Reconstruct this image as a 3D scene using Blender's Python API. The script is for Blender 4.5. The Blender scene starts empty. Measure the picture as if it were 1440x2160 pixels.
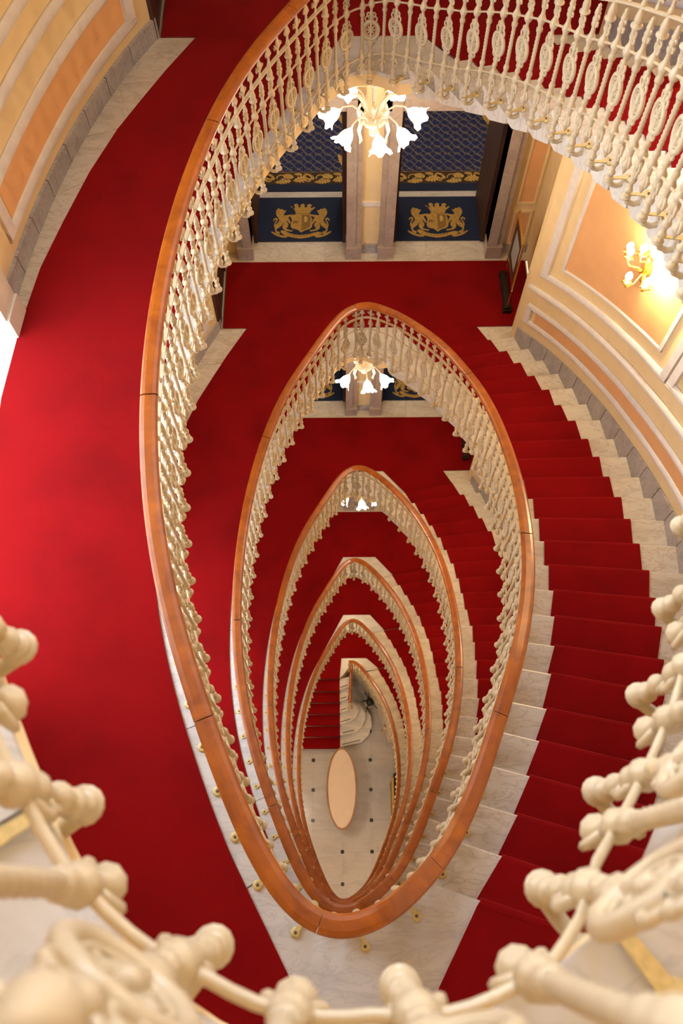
import bpy, bmesh, math, random
import numpy as np
from mathutils import Matrix, Vector
random.seed(7)
PI = math.pi
sc = bpy.context.scene
COL = sc.collection

# ------------------------------------------------------------------ camera, sky, exposure
FPX = 1784.47
R = ((0.9999761, -0.0062939, -0.0028508), (0.0069094, 0.9108925, 0.4125859), (0.0, 0.4125958, -0.9109142))
cam_d = bpy.data.cameras.new('camera')
cam = bpy.data.objects.new('camera', cam_d)
COL.objects.link(cam)
cam_d.sensor_fit = 'HORIZONTAL'
cam_d.sensor_width = 15.6
cam_d.lens = FPX / 1440 * 15.6
cam_d.clip_start = 0.02
cam_d.clip_end = 200
M = Matrix.Identity(4)
for i in range(3):
    M[i][0] = R[0][i]
    M[i][1] = R[1][i]
    M[i][2] = -R[2][i]
cam.matrix_world = M
cam_d.dof.use_dof = True
cam_d.dof.focus_distance = 5.8
cam_d.dof.aperture_fstop = 2.6
sc.camera = cam

w = bpy.data.worlds.new('sky')
sc.world = w
w.use_nodes = True
bg = w.node_tree.nodes['Background']
bg.inputs[0].default_value = (0.74, 0.86, 1.0, 1)
bg.inputs[1].default_value = 19.5
sc.view_settings.view_transform = 'Standard'
sc.view_settings.look = 'None'
sc.view_settings.gamma = 1
sc.view_settings.use_curve_mapping = False
sc.view_settings.exposure = -0.45
LAMP_W = 62.0        # chandelier light
SCONCE_W = 130.0
sc.cycles.use_denoising = True
sc.cycles.max_bounces = 6
sc.cycles.diffuse_bounces = 4
sc.cycles.sample_clamp_indirect = 4
sc.cycles.caustics_reflective = False
sc.cycles.caustics_refractive = False

# ------------------------------------------------------------------ levels and plan of the well
H = 4.1
NST = 24
ZR = [-3.883 + 3.78] + [-3.883 - H * (k - 1) for k in range(1, 7)]
ZR[5] -= 0.08
ZR[6] -= 0.08
RH = 1.05
ZF = [z - RH for z in ZR]
ZG = ZF[6] - 7 * 0.165
PCX, PCY, PA, PB = 0.18213, 3.03479, 1.05443, 3.43744
PC = [-0.12385, 0.00366, 0.045, 0.00602, -0.00564, 0.00561, 0.04517, -0.01247, -0.00141, 0.00318, 0.0054, -0.00143]
SKX = np.array([0.0, 0.12, 0.3, 0.5, 0.8, 1.1, 1.45, 1.8, 2.1, 2.4, 2.65, 2.85, 3.05, PI])
SKY = np.array([1.0, .990, .9675, .9185, .847, .767, .620, .4354, .305, .24, .19, .125, .04, 0.0])
NT = 1440
TT = np.linspace(0, 2 * PI, NT + 1)
PS = -TT
RAD = 1 + sum(PC[k] * np.cos((k + 2) * PS) + PC[6 + k] * np.sin((k + 2) * PS) for k in range(6))
CX = PCX + PA * np.sin(PS) * RAD
CY = PCY + PB * np.cos(PS) * RAD
_dx = np.gradient(CX[:-1]); _dx[0] = CX[1] - CX[-2]; _dx[-1] = CX[0] - CX[-3]
_dy = np.gradient(CY[:-1]); _dy[0] = CY[1] - CY[-2]; _dy[-1] = CY[0] - CY[-3]
_l = np.hypot(_dx, _dy)
TX = np.append(_dx / _l, _dx[0] / _l[0]); TY = np.append(_dy / _l, _dy[0] / _l[0])
NX, NY = -TY, TX                      # outward normal (path runs anticlockwise seen from above: flip below if needed)
if np.sum((CX - PCX) * NX + (CY - PCY) * NY) < 0:
    NX, NY = -NX, -NY
ARC = np.concatenate([[0], np.cumsum(np.hypot(np.diff(CX), np.diff(CY)))])
_s = np.where(TT <= PI, 0.0, np.interp(2 * PI - TT, SKX, SKY))
_k = np.exp(-0.5 * (np.arange(-40, 41) / 12.0) ** 2); _k /= _k.sum()
SS = np.convolve(np.concatenate([np.zeros(60), _s, np.ones(60)]), _k, 'same')[60:-60]
DS0 = np.interp(CY, [-.1, .3, 1.2, 2.3, 3.34, 3.84, 4.21, 4.71, 5.04, 5.5, 5.86, 6.15, 6.3], [.0, -.04, -.075, -.065, -.053, -.037, -.02, -.018, -.006, .013, .015, 0, 0])
SS0 = np.where((TT > PI) & (TT < 2 * PI - .02), SS + DS0, SS)


def plan(t, off=0.0):
    i = np.clip(t / (2 * PI) * NT, 0, NT)
    j = np.arange(NT + 1)
    x = np.interp(i, j, CX); y = np.interp(i, j, CY)
    nx = np.interp(i, j, NX); ny = np.interp(i, j, NY)
    return x + off * nx, y + off * ny


def nrm(t):
    i = np.clip(t / (2 * PI) * NT, 0, NT); j = np.arange(NT + 1)
    nx = float(np.interp(i, j, NX)); ny = float(np.interp(i, j, NY)); l = math.hypot(nx, ny)
    return nx / l, ny / l


def HK(k):
    return ZR[k] - ZR[k + 1]


def railz(k, t):
    s = float(np.interp(t, TT, SS0 if k == 0 else SS))
    return ZR[k] - HK(k) * s


def t_of_arc(a):
    return float(np.interp(a, ARC, TT))


I_ = [(.72, -.03), (.88, .19), (1.02, .42), (1.15, .66), (1.27, .90), (1.38, 1.14), (1.48, 1.42), (1.57, 1.67), (1.64, 1.95), (1.70, 2.22), (1.73, 2.50), (1.76, 2.79), (1.78, 3.08), (1.79, 3.36), (1.76, 3.65), (1.74, 3.95), (1.72, 4.24), (1.68, 4.54), (1.61, 4.83), (1.55, 5.11), (1.45, 5.39), (1.34, 5.67), (1.22, 5.95), (1.08, 6.22)]
O_ = [(1.48, -.28), (1.64, -.06), (1.79, .2), (1.92, .45), (2.04, .71), (2.15, .98), (2.26, 1.27), (2.36, 1.55), (2.45, 1.85), (2.51, 2.14), (2.56, 2.44), (2.58, 2.75), (2.60, 3.06), (2.61, 3.36), (2.59, 3.66), (2.58, 3.97), (2.55, 4.27), (2.50, 4.59), (2.42, 4.89), (2.36, 5.20), (2.26, 5.50), (2.16, 5.80), (2.05, 6.09), (1.90, 6.38)]
WCX, WCY, WA, WL, WB = 0.2, 3.05, 2.72, 2.6, 5.0
EDGE = 0.075


def wall_hit(p, d):
    for s in np.arange(0, 4, 0.004):
        x = p[0] + d[0] * s - WCX; y = p[1] + d[1] * s - WCY
        if (x / (WA if x > 0 else WL)) ** 2 + (y / WB) ** 2 >= 1:
            return (x + WCX, y + WCY)


def edge_hit(p, d):
    ex, ey = plan(TT, EDGE)
    best = None
    for i in range(NT // 2 - 60, NT):
        ax, ay, bx, by = ex[i] - p[0], ey[i] - p[1], ex[i + 1] - p[0], ey[i + 1] - p[1]
        ca = d[0] * ay - d[1] * ax; cb = d[0] * by - d[1] * bx
        if ca * cb <= 0 and ca != cb:
            f = ca / (ca - cb)
            qx, qy = ax + f * (bx - ax), ay + f * (by - ay)
            s = qx * d[0] + qy * d[1]
            if s > 0 and (best is None or s < best[0]):
                best = (s, (p[0] + qx, p[1] + qy), TT[i] + f * (TT[i + 1] - TT[i]))
    return best[1], best[2]


E_, W_, TE = [], [], []
for i in range(NST):
    dx, dy = O_[i][0] - I_[i][0], O_[i][1] - I_[i][1]
    l = math.hypot(dx, dy); dx /= l; dy /= l
    W_.append(wall_hit(O_[i], (dx, dy)))
    e, t = edge_hit(I_[i], (-dx, -dy))
    E_.append(e); TE.append(t)

# ------------------------------------------------------------------ materials
MAT = {}


class NB:
    def __init__(s, name):
        m = bpy.data.materials.new(name); m.use_nodes = True
        s.m = m; s.nt = m.node_tree; s.b = s.nt.nodes['Principled BSDF']; MAT[name] = m

    def n(s, typ, **kw):
        x = s.nt.nodes.new(typ)
        for k, v in kw.items():
            if k in x.inputs.keys() if hasattr(x.inputs, 'keys') else False:
                pass
            try:
                x.inputs[k].default_value = v
            except Exception:
                setattr(x, k, v)
        return x

    def l(s, a, b):
        s.nt.links.new(a, b)

    def ramp(s, fac, stops):
        r = s.n('ShaderNodeValToRGB')
        while len(r.color_ramp.elements) < len(stops):
            r.color_ramp.elements.new(0.5)
        for e, (p, c) in zip(r.color_ramp.elements, stops):
            e.position = p; e.color = (*c, 1)
        s.l(fac, r.inputs[0])
        return r.outputs[0]

    def bump(s, h, st, dist=0.01):
        b = s.n('ShaderNodeBump'); b.inputs['Strength'].default_value = st; b.inputs['Distance'].default_value = dist
        s.l(h, b.inputs['Height']); s.l(b.outputs[0], s.b.inputs['Normal'])

    def coord(s, kind='Object'):
        return s.n('ShaderNodeTexCoord').outputs[kind]

    def set(s, **kw):
        for k, v in kw.items():
            k = k.replace('_', ' ')
            s.b.inputs[k].default_value = v


def simple(name, col, rough=0.5, metal=0.0, bump=0.0, scale=60, var=0.12, **kw):
    b = NB(name)
    no = b.n('ShaderNodeTexNoise'); no.inputs['Scale'].default_value = scale; no.inputs['Detail'].default_value = 4
    b.l(b.coord(), no.inputs['Vector'])
    c0 = tuple(max(0, c * (1 - var)) for c in col); c1 = tuple(min(1, c * (1 + var)) for c in col)
    b.l(b.ramp(no.outputs['Fac'], [(0.3, c0), (0.7, c1)]), b.b.inputs['Base Color'])
    b.set(Roughness=rough, Metallic=metal, **kw)
    if bump:
        b.bump(no.outputs['Fac'], bump)
    return b.m


def carpet_mat(name, col):
    b = NB(name)
    co = b.coord()
    n1 = b.n('ShaderNodeTexNoise'); n1.inputs['Scale'].default_value = 2.2; n1.inputs['Detail'].default_value = 5
    n2 = b.n('ShaderNodeTexNoise'); n2.inputs['Scale'].default_value = 260; n2.inputs['Detail'].default_value = 2
    b.l(co, n1.inputs['Vector']); b.l(co, n2.inputs['Vector'])
    c = b.ramp(n1.outputs['Fac'], [(0.28, tuple(x * .80 for x in col)), (0.5, col), (0.75, tuple(x * 1.10 for x in col))])
    b.l(c, b.b.inputs['Base Color'])
    b.set(Roughness=1.0)
    b.b.inputs['Specular IOR Level'].default_value = 0.1
    b.b.inputs['Sheen Weight'].default_value = 0.08
    b.b.inputs['Sheen Tint'].default_value = (1, .25, .25, 1)
    b.bump(n2.outputs['Fac'], 0.5, 0.004)
    return b.m


def marble_mat(name, light, dark, scale=2.0, rough=0.28, vein=0.5, angle=0.6):
    b = NB(name)
    co = b.coord()
    oi = b.n('ShaderNodeObjectInfo')
    mul = b.n('ShaderNodeVectorMath', operation='SCALE'); mul.inputs['Scale'].default_value = 37.0
    cmb = b.n('ShaderNodeCombineXYZ')
    b.l(oi.outputs['Random'], cmb.inputs[0]); b.l(oi.outputs['Random'], cmb.inputs[1])
    b.l(cmb.outputs[0], mul.inputs[0])
    add = b.n('ShaderNodeVectorMath', operation='ADD'); b.l(co, add.inputs[0]); b.l(mul.outputs[0], add.inputs[1])
    mp = b.n('ShaderNodeMapping'); mp.inputs['Rotation'].default_value = (0.2, 0.3, angle); mp.inputs['Scale'].default_value = (1, 2.6, 1)
    b.l(add.outputs[0], mp.inputs['Vector'])
    n1 = b.n('ShaderNodeTexNoise'); n1.inputs['Scale'].default_value = scale; n1.inputs['Detail'].default_value = 8
    n1.inputs['Roughness'].default_value = 0.62; n1.inputs['Distortion'].default_value = 0.8
    n2 = b.n('ShaderNodeTexNoise'); n2.inputs['Scale'].default_value = scale * 2.3; n2.inputs['Detail'].default_value = 6
    n2.inputs['Distortion'].default_value = 2.0
    b.l(mp.outputs[0], n1.inputs['Vector']); b.l(mp.outputs[0], n2.inputs['Vector'])
    sub = b.n('ShaderNodeMath', operation='SUBTRACT'); sub.inputs[1].default_value = 0.5; b.l(n2.outputs['Fac'], sub.inputs[0])
    ab = b.n('ShaderNodeMath', operation='ABSOLUTE'); b.l(sub.outputs[0], ab.inputs[0])
    v = b.ramp(ab.outputs[0], [(0.0, (1, 1, 1)), (0.045, (0, 0, 0))])
    base = b.ramp(n1.outputs['Fac'], [(0.3, tuple(d * .55 + l * .45 for d, l in zip(dark, light))), (0.55, light), (0.8, tuple(min(1, x * 1.04) for x in light))])
    mx = b.n('ShaderNodeMixRGB'); mx.inputs[2].default_value = (*dark, 1)
    ml = b.n('ShaderNodeMath', operation='MULTIPLY'); ml.inputs[1].default_value = vein
    b.l(v, ml.inputs[0]); b.l(ml.outputs[0], mx.inputs[0]); b.l(base, mx.inputs[1])
    b.l(mx.outputs[0], b.b.inputs['Base Color'])
    b.set(Roughness=rough)
    return b.m


def wood_mat(name, c0, c1, rough=0.25, coat=0.6, scale=(3, 40, 40)):
    b = NB(name)
    mp = b.n('ShaderNodeMapping'); mp.inputs['Scale'].default_value = scale
    b.l(b.coord(), mp.inputs['Vector'])
    n1 = b.n('ShaderNodeTexNoise'); n1.inputs['Scale'].default_value = 1.0; n1.inputs['Detail'].default_value = 6; n1.inputs['Distortion'].default_value = .6
    b.l(mp.outputs[0], n1.inputs['Vector'])
    b.l(b.ramp(n1.outputs['Fac'], [(0.3, c0), (0.7, c1)]), b.b.inputs['Base Color'])
    b.set(Roughness=rough)
    b.b.inputs['Coat Weight'].default_value = coat
    b.b.inputs['Coat Roughness'].default_value = 0.12
    return b.m


def emit_mat(name, col, strength, base=(1, 1, 1)):
    b = NB(name)
    no = b.n('ShaderNodeTexNoise'); no.inputs['Scale'].default_value = 30
    b.l(b.coord(), no.inputs['Vector'])
    b.l(b.ramp(no.outputs['Fac'], [(0.2, tuple(c * .9 for c in base)), (0.8, base)]), b.b.inputs['Base Color'])
    b.b.inputs['Emission Color'].default_value = (*col, 1)
    b.b.inputs['Emission Strength'].default_value = strength
    b.set(Roughness=0.3)
    return b.m


carpet_mat('carpet', (0.195, 0.0016, 0.0026))
carpet_mat('carpet_edge', (0.25, 0.008, 0.007))
marble_mat('marble_white', (0.74, 0.71, 0.69), (0.38, 0.37, 0.39), 1.6, 0.25, 0.30)
marble_mat('marble_step', (0.74, 0.68, 0.60), (0.38, 0.29, 0.20), 1.5, 0.30, 0.42, 0.9)
marble_mat('marble_grey', (0.44, 0.40, 0.40), (0.20, 0.18, 0.20), 2.6, 0.30, 0.6, 0.8)
marble_mat('marble_jamb', (0.46, 0.37, 0.31), (0.26, 0.20, 0.18), 1.6, 0.30, 0.4, 1.4)
marble_mat('marble_floor', (0.50, 0.48, 0.49), (0.33, 0.32, 0.34), 1.0, 0.22, 0.25, 0.8)
simple('grout', (0.18, 0.16, 0.14), 0.9, bump=.2)
simple('plaster_yellow', (0.87, 0.67, 0.37), 0.7, var=.04, scale=6, bump=.03)
simple('plaster_orange', (0.76, 0.40, 0.17), 0.75, var=.05, scale=5, bump=.03)
simple('plaster_white', (0.82, 0.77, 0.75), 0.6, var=.05, scale=12, bump=.03)
simple('iron_cream', (0.60, 0.485, 0.32), 0.34, var=.07, scale=25, bump=.05)
simple('brass_cream', (0.66, 0.50, 0.22), 0.45, var=.15, scale=80)
simple('brass', (0.70, 0.48, 0.14), 0.25, 1.0, var=.15, scale=50)
simple('gilt', (0.80, 0.50, 0.12), 0.28, 0.9, bump=.2, var=.25, scale=60)
simple('steel', (0.30, 0.27, 0.25), 0.3, 0.9)
simple('screw_dark', (0.10, 0.07, 0.04), 0.6)
wood_mat('wood_rail', (0.21, 0.042, 0.0010), (0.36, 0.088, 0.003), 0.36, 0.28, (9, 9, 9))
wood_mat('wood_dark', (0.030, 0.008, 0.004), (0.055, 0.015, 0.006), 0.6, 0.0, (30, 30, 2))
wood_mat('wood_table', (0.20, 0.085, 0.03), (0.30, 0.14, 0.05), 0.35, 0.3, (6, 6, 6))
simple('navy', (0.007, 0.017, 0.055), 0.95, var=.3, scale=200, bump=.3)
simple('gold_print', (0.46, 0.27, 0.06), 0.85, var=.25, scale=40, bump=.2)
simple('gold_dark', (0.24, 0.13, 0.03), 0.85, var=.2, scale=40)
simple('gold_light', (0.56, 0.36, 0.10), 0.85, var=.2, scale=40)
simple('border_brown', (0.045, 0.028, 0.016), 0.95, var=.3, scale=150)
simple('black', (0.006, 0.006, 0.006), 0.3, var=.3)
simple('black_leaf', (0.010, 0.014, 0.010), 0.5, var=.3)
simple('black_stone', (0.012, 0.011, 0.011), 0.25, var=.3)
simple('cream_cloth', (0.66, 0.54, 0.45), 0.7, var=.03, scale=6)
simple('white_paper', (0.35, 0.33, 0.31), 0.6)
simple('frame_white', (0.80, 0.76, 0.68), 0.5, var=.04)
emit_mat('lamp_glass', (1.0, 0.88, 0.72), 12.0)
emit_mat('bulb', (1.0, 0.86, 0.60), 14.0)
simple('lamp_cream', (0.80, 0.72, 0.62), 0.25, var=.08)
gb = NB('window_glass')
_tr = gb.n('ShaderNodeBsdfTransparent'); _gl = gb.n('ShaderNodeBsdfGlossy'); _gl.inputs['Roughness'].default_value = .03
_mx = gb.n('ShaderNodeMixShader'); _mx.inputs[0].default_value = .06
gb.l(_tr.outputs[0], _mx.inputs[1]); gb.l(_gl.outputs[0], _mx.inputs[2])
gb.l(_mx.outputs[0], gb.nt.nodes['Material Output'].inputs[0])

# corridor carpet: navy ground, vine lattice, leaf border ------------------------------------
cb = NB('corridor_pattern')
_uv = cb.coord('Object')
_sp = cb.n('ShaderNodeSeparateXYZ'); cb.l(_uv, _sp.inputs[0])


def mth(b, op, a, c=None):
    x = b.n('ShaderNodeMath', operation=op)
    for i, v in enumerate((a, c)):
        if v is None: continue
        if isinstance(v, (int, float)): x.inputs[i].default_value = v
        else: b.l(v, x.inputs[i])
    return x.outputs[0]


_X, _Y = _sp.outputs[0], _sp.outputs[1]
_wob = mth(cb, 'MULTIPLY', mth(cb, 'SINE', mth(cb, 'MULTIPLY', _X, 2 * PI / .14)), .012)
_u = mth(cb, 'DIVIDE', mth(cb, 'ADD', mth(cb, 'ADD', _X, _Y), _wob), .14)
_v = mth(cb, 'DIVIDE', mth(cb, 'ADD', mth(cb, 'SUBTRACT', _X, _Y), _wob), .14)


def line(b, u, wd):
    f = mth(b, 'ABSOLUTE', mth(b, 'SUBTRACT', mth(b, 'FRACT', u), .5))
    return mth(b, 'LESS_THAN', f, wd)


_n = cb.n('ShaderNodeTexNoise'); _n.inputs['Scale'].default_value = 38; cb.l(_uv, _n.inputs['Vector'])
_vo = cb.n('ShaderNodeTexVoronoi'); _vo.inputs['Scale'].default_value = 34; cb.l(_uv, _vo.inputs['Vector'])
_l1 = line(cb, _u, .055)
_l2 = line(cb, _v, .05)
_bd = mth(cb, 'MULTIPLY', line(cb, mth(cb, 'ADD', _u, .0), .20), mth(cb, 'LESS_THAN', _vo.outputs['Distance'], .55))
_bd = mth(cb, 'MULTIPLY', _bd, mth(cb, 'GREATER_THAN', _n.outputs['Fac'], .46))
m1 = cb.n('ShaderNodeMixRGB'); m1.inputs[1].default_value = (.010, .020, .105, 1); m1.inputs[2].default_value = (.20, .125, .060, 1); cb.l(_bd, m1.inputs[0])
m2 = cb.n('ShaderNodeMixRGB'); m2.inputs[2].default_value = (.15, .15, .13, 1); cb.l(_l1, m2.inputs[0]); cb.l(m1.outputs[0], m2.inputs[1])
m3 = cb.n('ShaderNodeMixRGB'); m3.inputs[2].default_value = (.11, .12, .13, 1); cb.l(_l2, m3.inputs[0]); cb.l(m2.outputs[0], m3.inputs[1])
cb.l(m3.outputs[0], cb.b.inputs['Base Color']); cb.set(Roughness=1.0)


def lb(name):
    b = NB(name)
    co = b.coord()
    wv = b.n('ShaderNodeTexWave'); wv.inputs['Scale'].default_value = 9; wv.inputs['Distortion'].default_value = 9; wv.inputs['Detail'].default_value = 2
    wv.inputs['Detail Scale'].default_value = 1.4
    b.l(co, wv.inputs['Vector'])
    b.l(b.ramp(wv.outputs['Fac'], [(0.1, (.02, .016, .02)), (0.3, (.15, .075, .018)), (0.75, (.33, .19, .05))]), b.b.inputs['Base Color'])
    b.set(Roughness=1.0)


lb('leaf_border')

# ------------------------------------------------------------------ mesh helpers


class MB:
    def __init__(s):
        s.v = []; s.f = []; s.mi = []; s.sm = []

    def add(s, vs, fs, mi=0, smooth=False):
        o = len(s.v)
        s.v += [tuple(map(float, p)) for p in vs]
        for f in fs:
            s.f.append(tuple(o + i for i in f)); s.mi.append(mi); s.sm.append(smooth)
        return s

    def box(s, x0, x1, y0, y1, z0, z1, mi=0):
        vs = [(x0, y0, z0), (x1, y0, z0), (x1, y1, z0), (x0, y1, z0), (x0, y0, z1), (x1, y0, z1), (x1, y1, z1), (x0, y1, z1)]
        return s.add(vs, [(0, 3, 2, 1), (4, 5, 6, 7), (0, 1, 5, 4), (1, 2, 6, 5), (2, 3, 7, 6), (3, 0, 4, 7)], mi)

    def prism(s, poly, z0, z1, mi=0, mi_side=None):
        n = len(poly)
        a = sum(poly[i][0] * poly[(i + 1) % n][1] - poly[(i + 1) % n][0] * poly[i][1] for i in range(n))
        if a < 0: poly = poly[::-1]
        vs = [(p[0], p[1], z1) for p in poly] + [(p[0], p[1], z0) for p in poly]
        s.add(vs, [tuple(range(n)), tuple(range(2 * n - 1, n - 1, -1))], mi)
        s.add(vs, [(i, n + i, n + (i + 1) % n, (i + 1) % n) for i in range(n)], mi if mi_side is None else mi_side)
        return s

    def lathe(s, prof, seg=10, c=(0, 0, 0), sx=1, sy=1, mi=0, axis='z', smooth=True):
        vs = []; fs = []
        for r, z in prof:
            for k in range(seg):
                a = 2 * PI * k / seg
                p = (r * math.cos(a) * sx, r * math.sin(a) * sy, z)
                if axis == 'y': p = (p[0], p[2], p[1])
                if axis == 'x': p = (p[2], p[0], p[1])
                vs.append((c[0] + p[0], c[1] + p[1], c[2] + p[2]))
        for i in range(len(prof) - 1):
            for k in range(seg):
                q = (i * seg + k, i * seg + (k + 1) % seg, (i + 1) * seg + (k + 1) % seg, (i + 1) * seg + k)
                fs.append(q)
        if prof[0][0] > 1e-6: fs.append(tuple(range(seg - 1, -1, -1)))
        if prof[-1][0] > 1e-6: fs.append(tuple((len(prof) - 1) * seg + k for k in range(seg)))
        return s.add(vs, fs, mi, smooth)

    def tube(s, path, r, seg=8, mi=0, closed=False, flat=1.0, smooth=True):
        P = [Vector(p) for p in path]; n = len(P)
        rs = r if isinstance(r, (list, tuple)) else [r] * n
        vs = []; fs = []
        ref = None
        for i in range(n):
            if closed: t = P[(i + 1) % n] - P[i - 1]
            else: t = P[min(i + 1, n - 1)] - P[max(i - 1, 0)]
            t.normalize()
            if ref is None:
                ref = Vector((0, 0, 1)) if abs(t.z) < .9 else Vector((0, 1, 0))
            a = t.cross(ref)
            if a.length < 1e-5: a = t.cross(Vector((1, 0, 0)))
            a.normalize(); b = a.cross(t).normalized(); ref = b
            for k in range(seg):
                an = 2 * PI * k / seg
                vs.append(P[i] + a * (rs[i] * math.cos(an)) + b * (rs[i] * flat * math.sin(an)))
        m = n if closed else n - 1
        for i in range(m):
            j = (i + 1) % n
            for k in range(seg):
                fs.append((i * seg + k, i * seg + (k + 1) % seg, j * seg + (k + 1) % seg, j * seg + k))
        if not closed:
            fs.append(tuple(range(seg - 1, -1, -1))); fs.append(tuple((n - 1) * seg + k for k in range(seg)))
        return s.add(vs, fs, mi, smooth)

    def sphere(s, c, r, seg=10, rings=6, sc_=(1, 1, 1), mi=0):
        prof = [(r * math.sin(PI * i / rings) * 1.0, -r * math.cos(PI * i / rings) * sc_[2]) for i in range(rings + 1)]
        prof[0] = (0, prof[0][1]); prof[-1] = (0, prof[-1][1])
        return s.lathe(prof, seg, c, sc_[0], sc_[1], mi)

    def sweep(s, path, normals, prof, mi=0, smooth=False, cap=True, ups=None):
        """profile points (n, z) carried along path with horizontal normals"""
        n = len(path); m = len(prof); vs = []; fs = []
        for (x, y, z), (nx, ny) in zip(path, normals):
            for a, b in prof:
                vs.append((x + nx * a, y + ny * a, z + b))
        for i in range(n - 1):
            for k in range(m):
                fs.append((i * m + k, (i + 1) * m + k, (i + 1) * m + (k + 1) % m, i * m + (k + 1) % m))
        if cap:
            fs.append(tuple(range(m))); fs.append(tuple((n - 1) * m + k for k in range(m - 1, -1, -1)))
        return s.add(vs, fs, mi, smooth)

    def mesh(s, name, mats):
        me = bpy.data.meshes.new(name)
        me.from_pydata(s.v, [], s.f)
        for m in mats: me.materials.append(MAT[m])
        me.polygons.foreach_set('material_index', s.mi)
        me.polygons.foreach_set('use_smooth', s.sm)
        me.update()
        bm = bmesh.new(); bm.from_mesh(me)
        bmesh.ops.recalc_face_normals(bm, faces=bm.faces)
        bm.to_mesh(me); bm.free()
        return me

    def build(s, name, mats, parent=None, **props):
        if isinstance(mats, str): mats = [mats]
        return link(name, s.mesh(name, mats), parent, **props)


def link(name, me, parent=None, loc=None, rz=0, **props):
    o = bpy.data.objects.new(name, me)
    COL.objects.link(o)
    if parent is not None: o.parent = parent
    if loc is not None: o.location = loc
    if rz: o.rotation_euler = (0, 0, rz)
    for k, v in props.items(): o[k] = v
    return o


def thing(name, label, cat, loc=(0, 0, 0), rz=0, group=None):
    o = link(name, None, None, loc, rz, label=label, category=cat)
    if group: o['group'] = group
    o.empty_display_size = .2
    return o


def tag(o, label, cat, group=None):
    o['label'] = label; o['category'] = cat
    if group: o['group'] = group
    return o


def struct(name, mb, mats, parent=None):
    o = mb.build(name, mats, parent)
    if parent is None: o['kind'] = 'structure'
    return o


def copy_thing(src, loc, label, group=None):
    c = src.copy(); COL.objects.link(c); c.location = loc; c['label'] = label
    if group: c['group'] = group
    for ch in list(src.children):
        d = ch.copy(); COL.objects.link(d); d.parent = c
        for g in ch.children:
            e = g.copy(); COL.objects.link(e); e.parent = d
    return c


def lerp(a, b, f): return tuple(x + (y - x) * f for x, y in zip(a, b))


# ------------------------------------------------------------------ floors (slabs, marble pieces)
YF, YN = 6.72, -0.62            # seam lines of far and near landing carpets
ALX0, ALX1, YD = -1.56, 2.53, 7.98   # far alcove


def wall_pt(phi, off=0.0):
    s, c = math.sin(phi), math.cos(phi)
    a = WA if s > 0 else WL
    x, y = a * s, WB * c
    nx, ny = s / a, c / WB; l = math.hypot(nx, ny)
    return (WCX + x - off * nx / l, WCY + y - off * ny / l), (-nx / l, -ny / l)


PHI_L = -math.acos((6.75 - WCY) / WB)          # left end of wall
PHI_R = math.acos((6.66 - WCY) / WB)
T0 = TE[0]; T23 = TE[23]
left_carpet_in = [(0.03, YF)] + [tuple(map(float, plan(t, .20))) for t in np.linspace(.80, 2.60, 40)] + [(-.15, YN)]
left_outer = [(-1.21, YF), (-1.45, 6.29), (-1.62, 5.95), (-1.78, 5.62), (-1.95, 5.16), (-2.09, 4.66), (-2.2, 4.22), (-2.27, 3.7), (-2.31, 3.1), (-2.28, 2.4), (-2.2, 1.7), (-2.08, 1.0), (-1.9, .4), (-1.66, -.15), (-1.3, -.75)]


def slab_poly(k):
    edge = [tuple(map(float, plan(t, EDGE))) for t in np.linspace(0, T0, 120)]
    foot = [tuple(map(float, plan(t, EDGE))) for t in np.linspace(T23 + .06, 2 * PI, 12)[:-1]]
    near = [W_[0]]
    ph0 = math.atan2((W_[0][0] - WCX) / WA, (W_[0][1] - WCY) / WB)
    near += [wall_pt(p)[0] for p in np.linspace(ph0 + .05, 2 * PI + PHI_L, 50)]
    far = [(ALX0, YD + .25), (ALX1, YD + .25), (ALX1, 6.66), (2.24, 6.66), (W_[23][0] - .02, W_[23][1] + .06)]
    return foot + edge + near + far


def strip_pieces(name, A, B, z0, z1, mat, parent, length, gap=.005):
    """cut the band between polylines A and B into slabs"""
    def res(Pl, n):
        P = np.array(Pl); d = np.concatenate([[0], np.cumsum(np.hypot(*np.diff(P, axis=0).T))])
        q = np.linspace(0, d[-1], n)
        return np.stack([np.interp(q, d, P[:, 0]), np.interp(q, d, P[:, 1])], 1), d[-1]
    _, LA = res(A, 2)
    n = max(1, round(LA / length)); sub = 4
    a, _ = res(A, n * sub + 1); b, _ = res(B, n * sub + 1)
    for i in range(n):
        ia = a[i * sub:(i + 1) * sub + 1].copy(); ib = b[i * sub:(i + 1) * sub + 1].copy()
        g = gap / length
        ia[0] = ia[0] + (ia[1] - ia[0]) * g * sub; ib[0] = ib[0] + (ib[1] - ib[0]) * g * sub
        MB().prism([tuple(p) for p in ia] + [tuple(p) for p in ib[::-1]], z0, z1).build(name, mat, parent)


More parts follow.
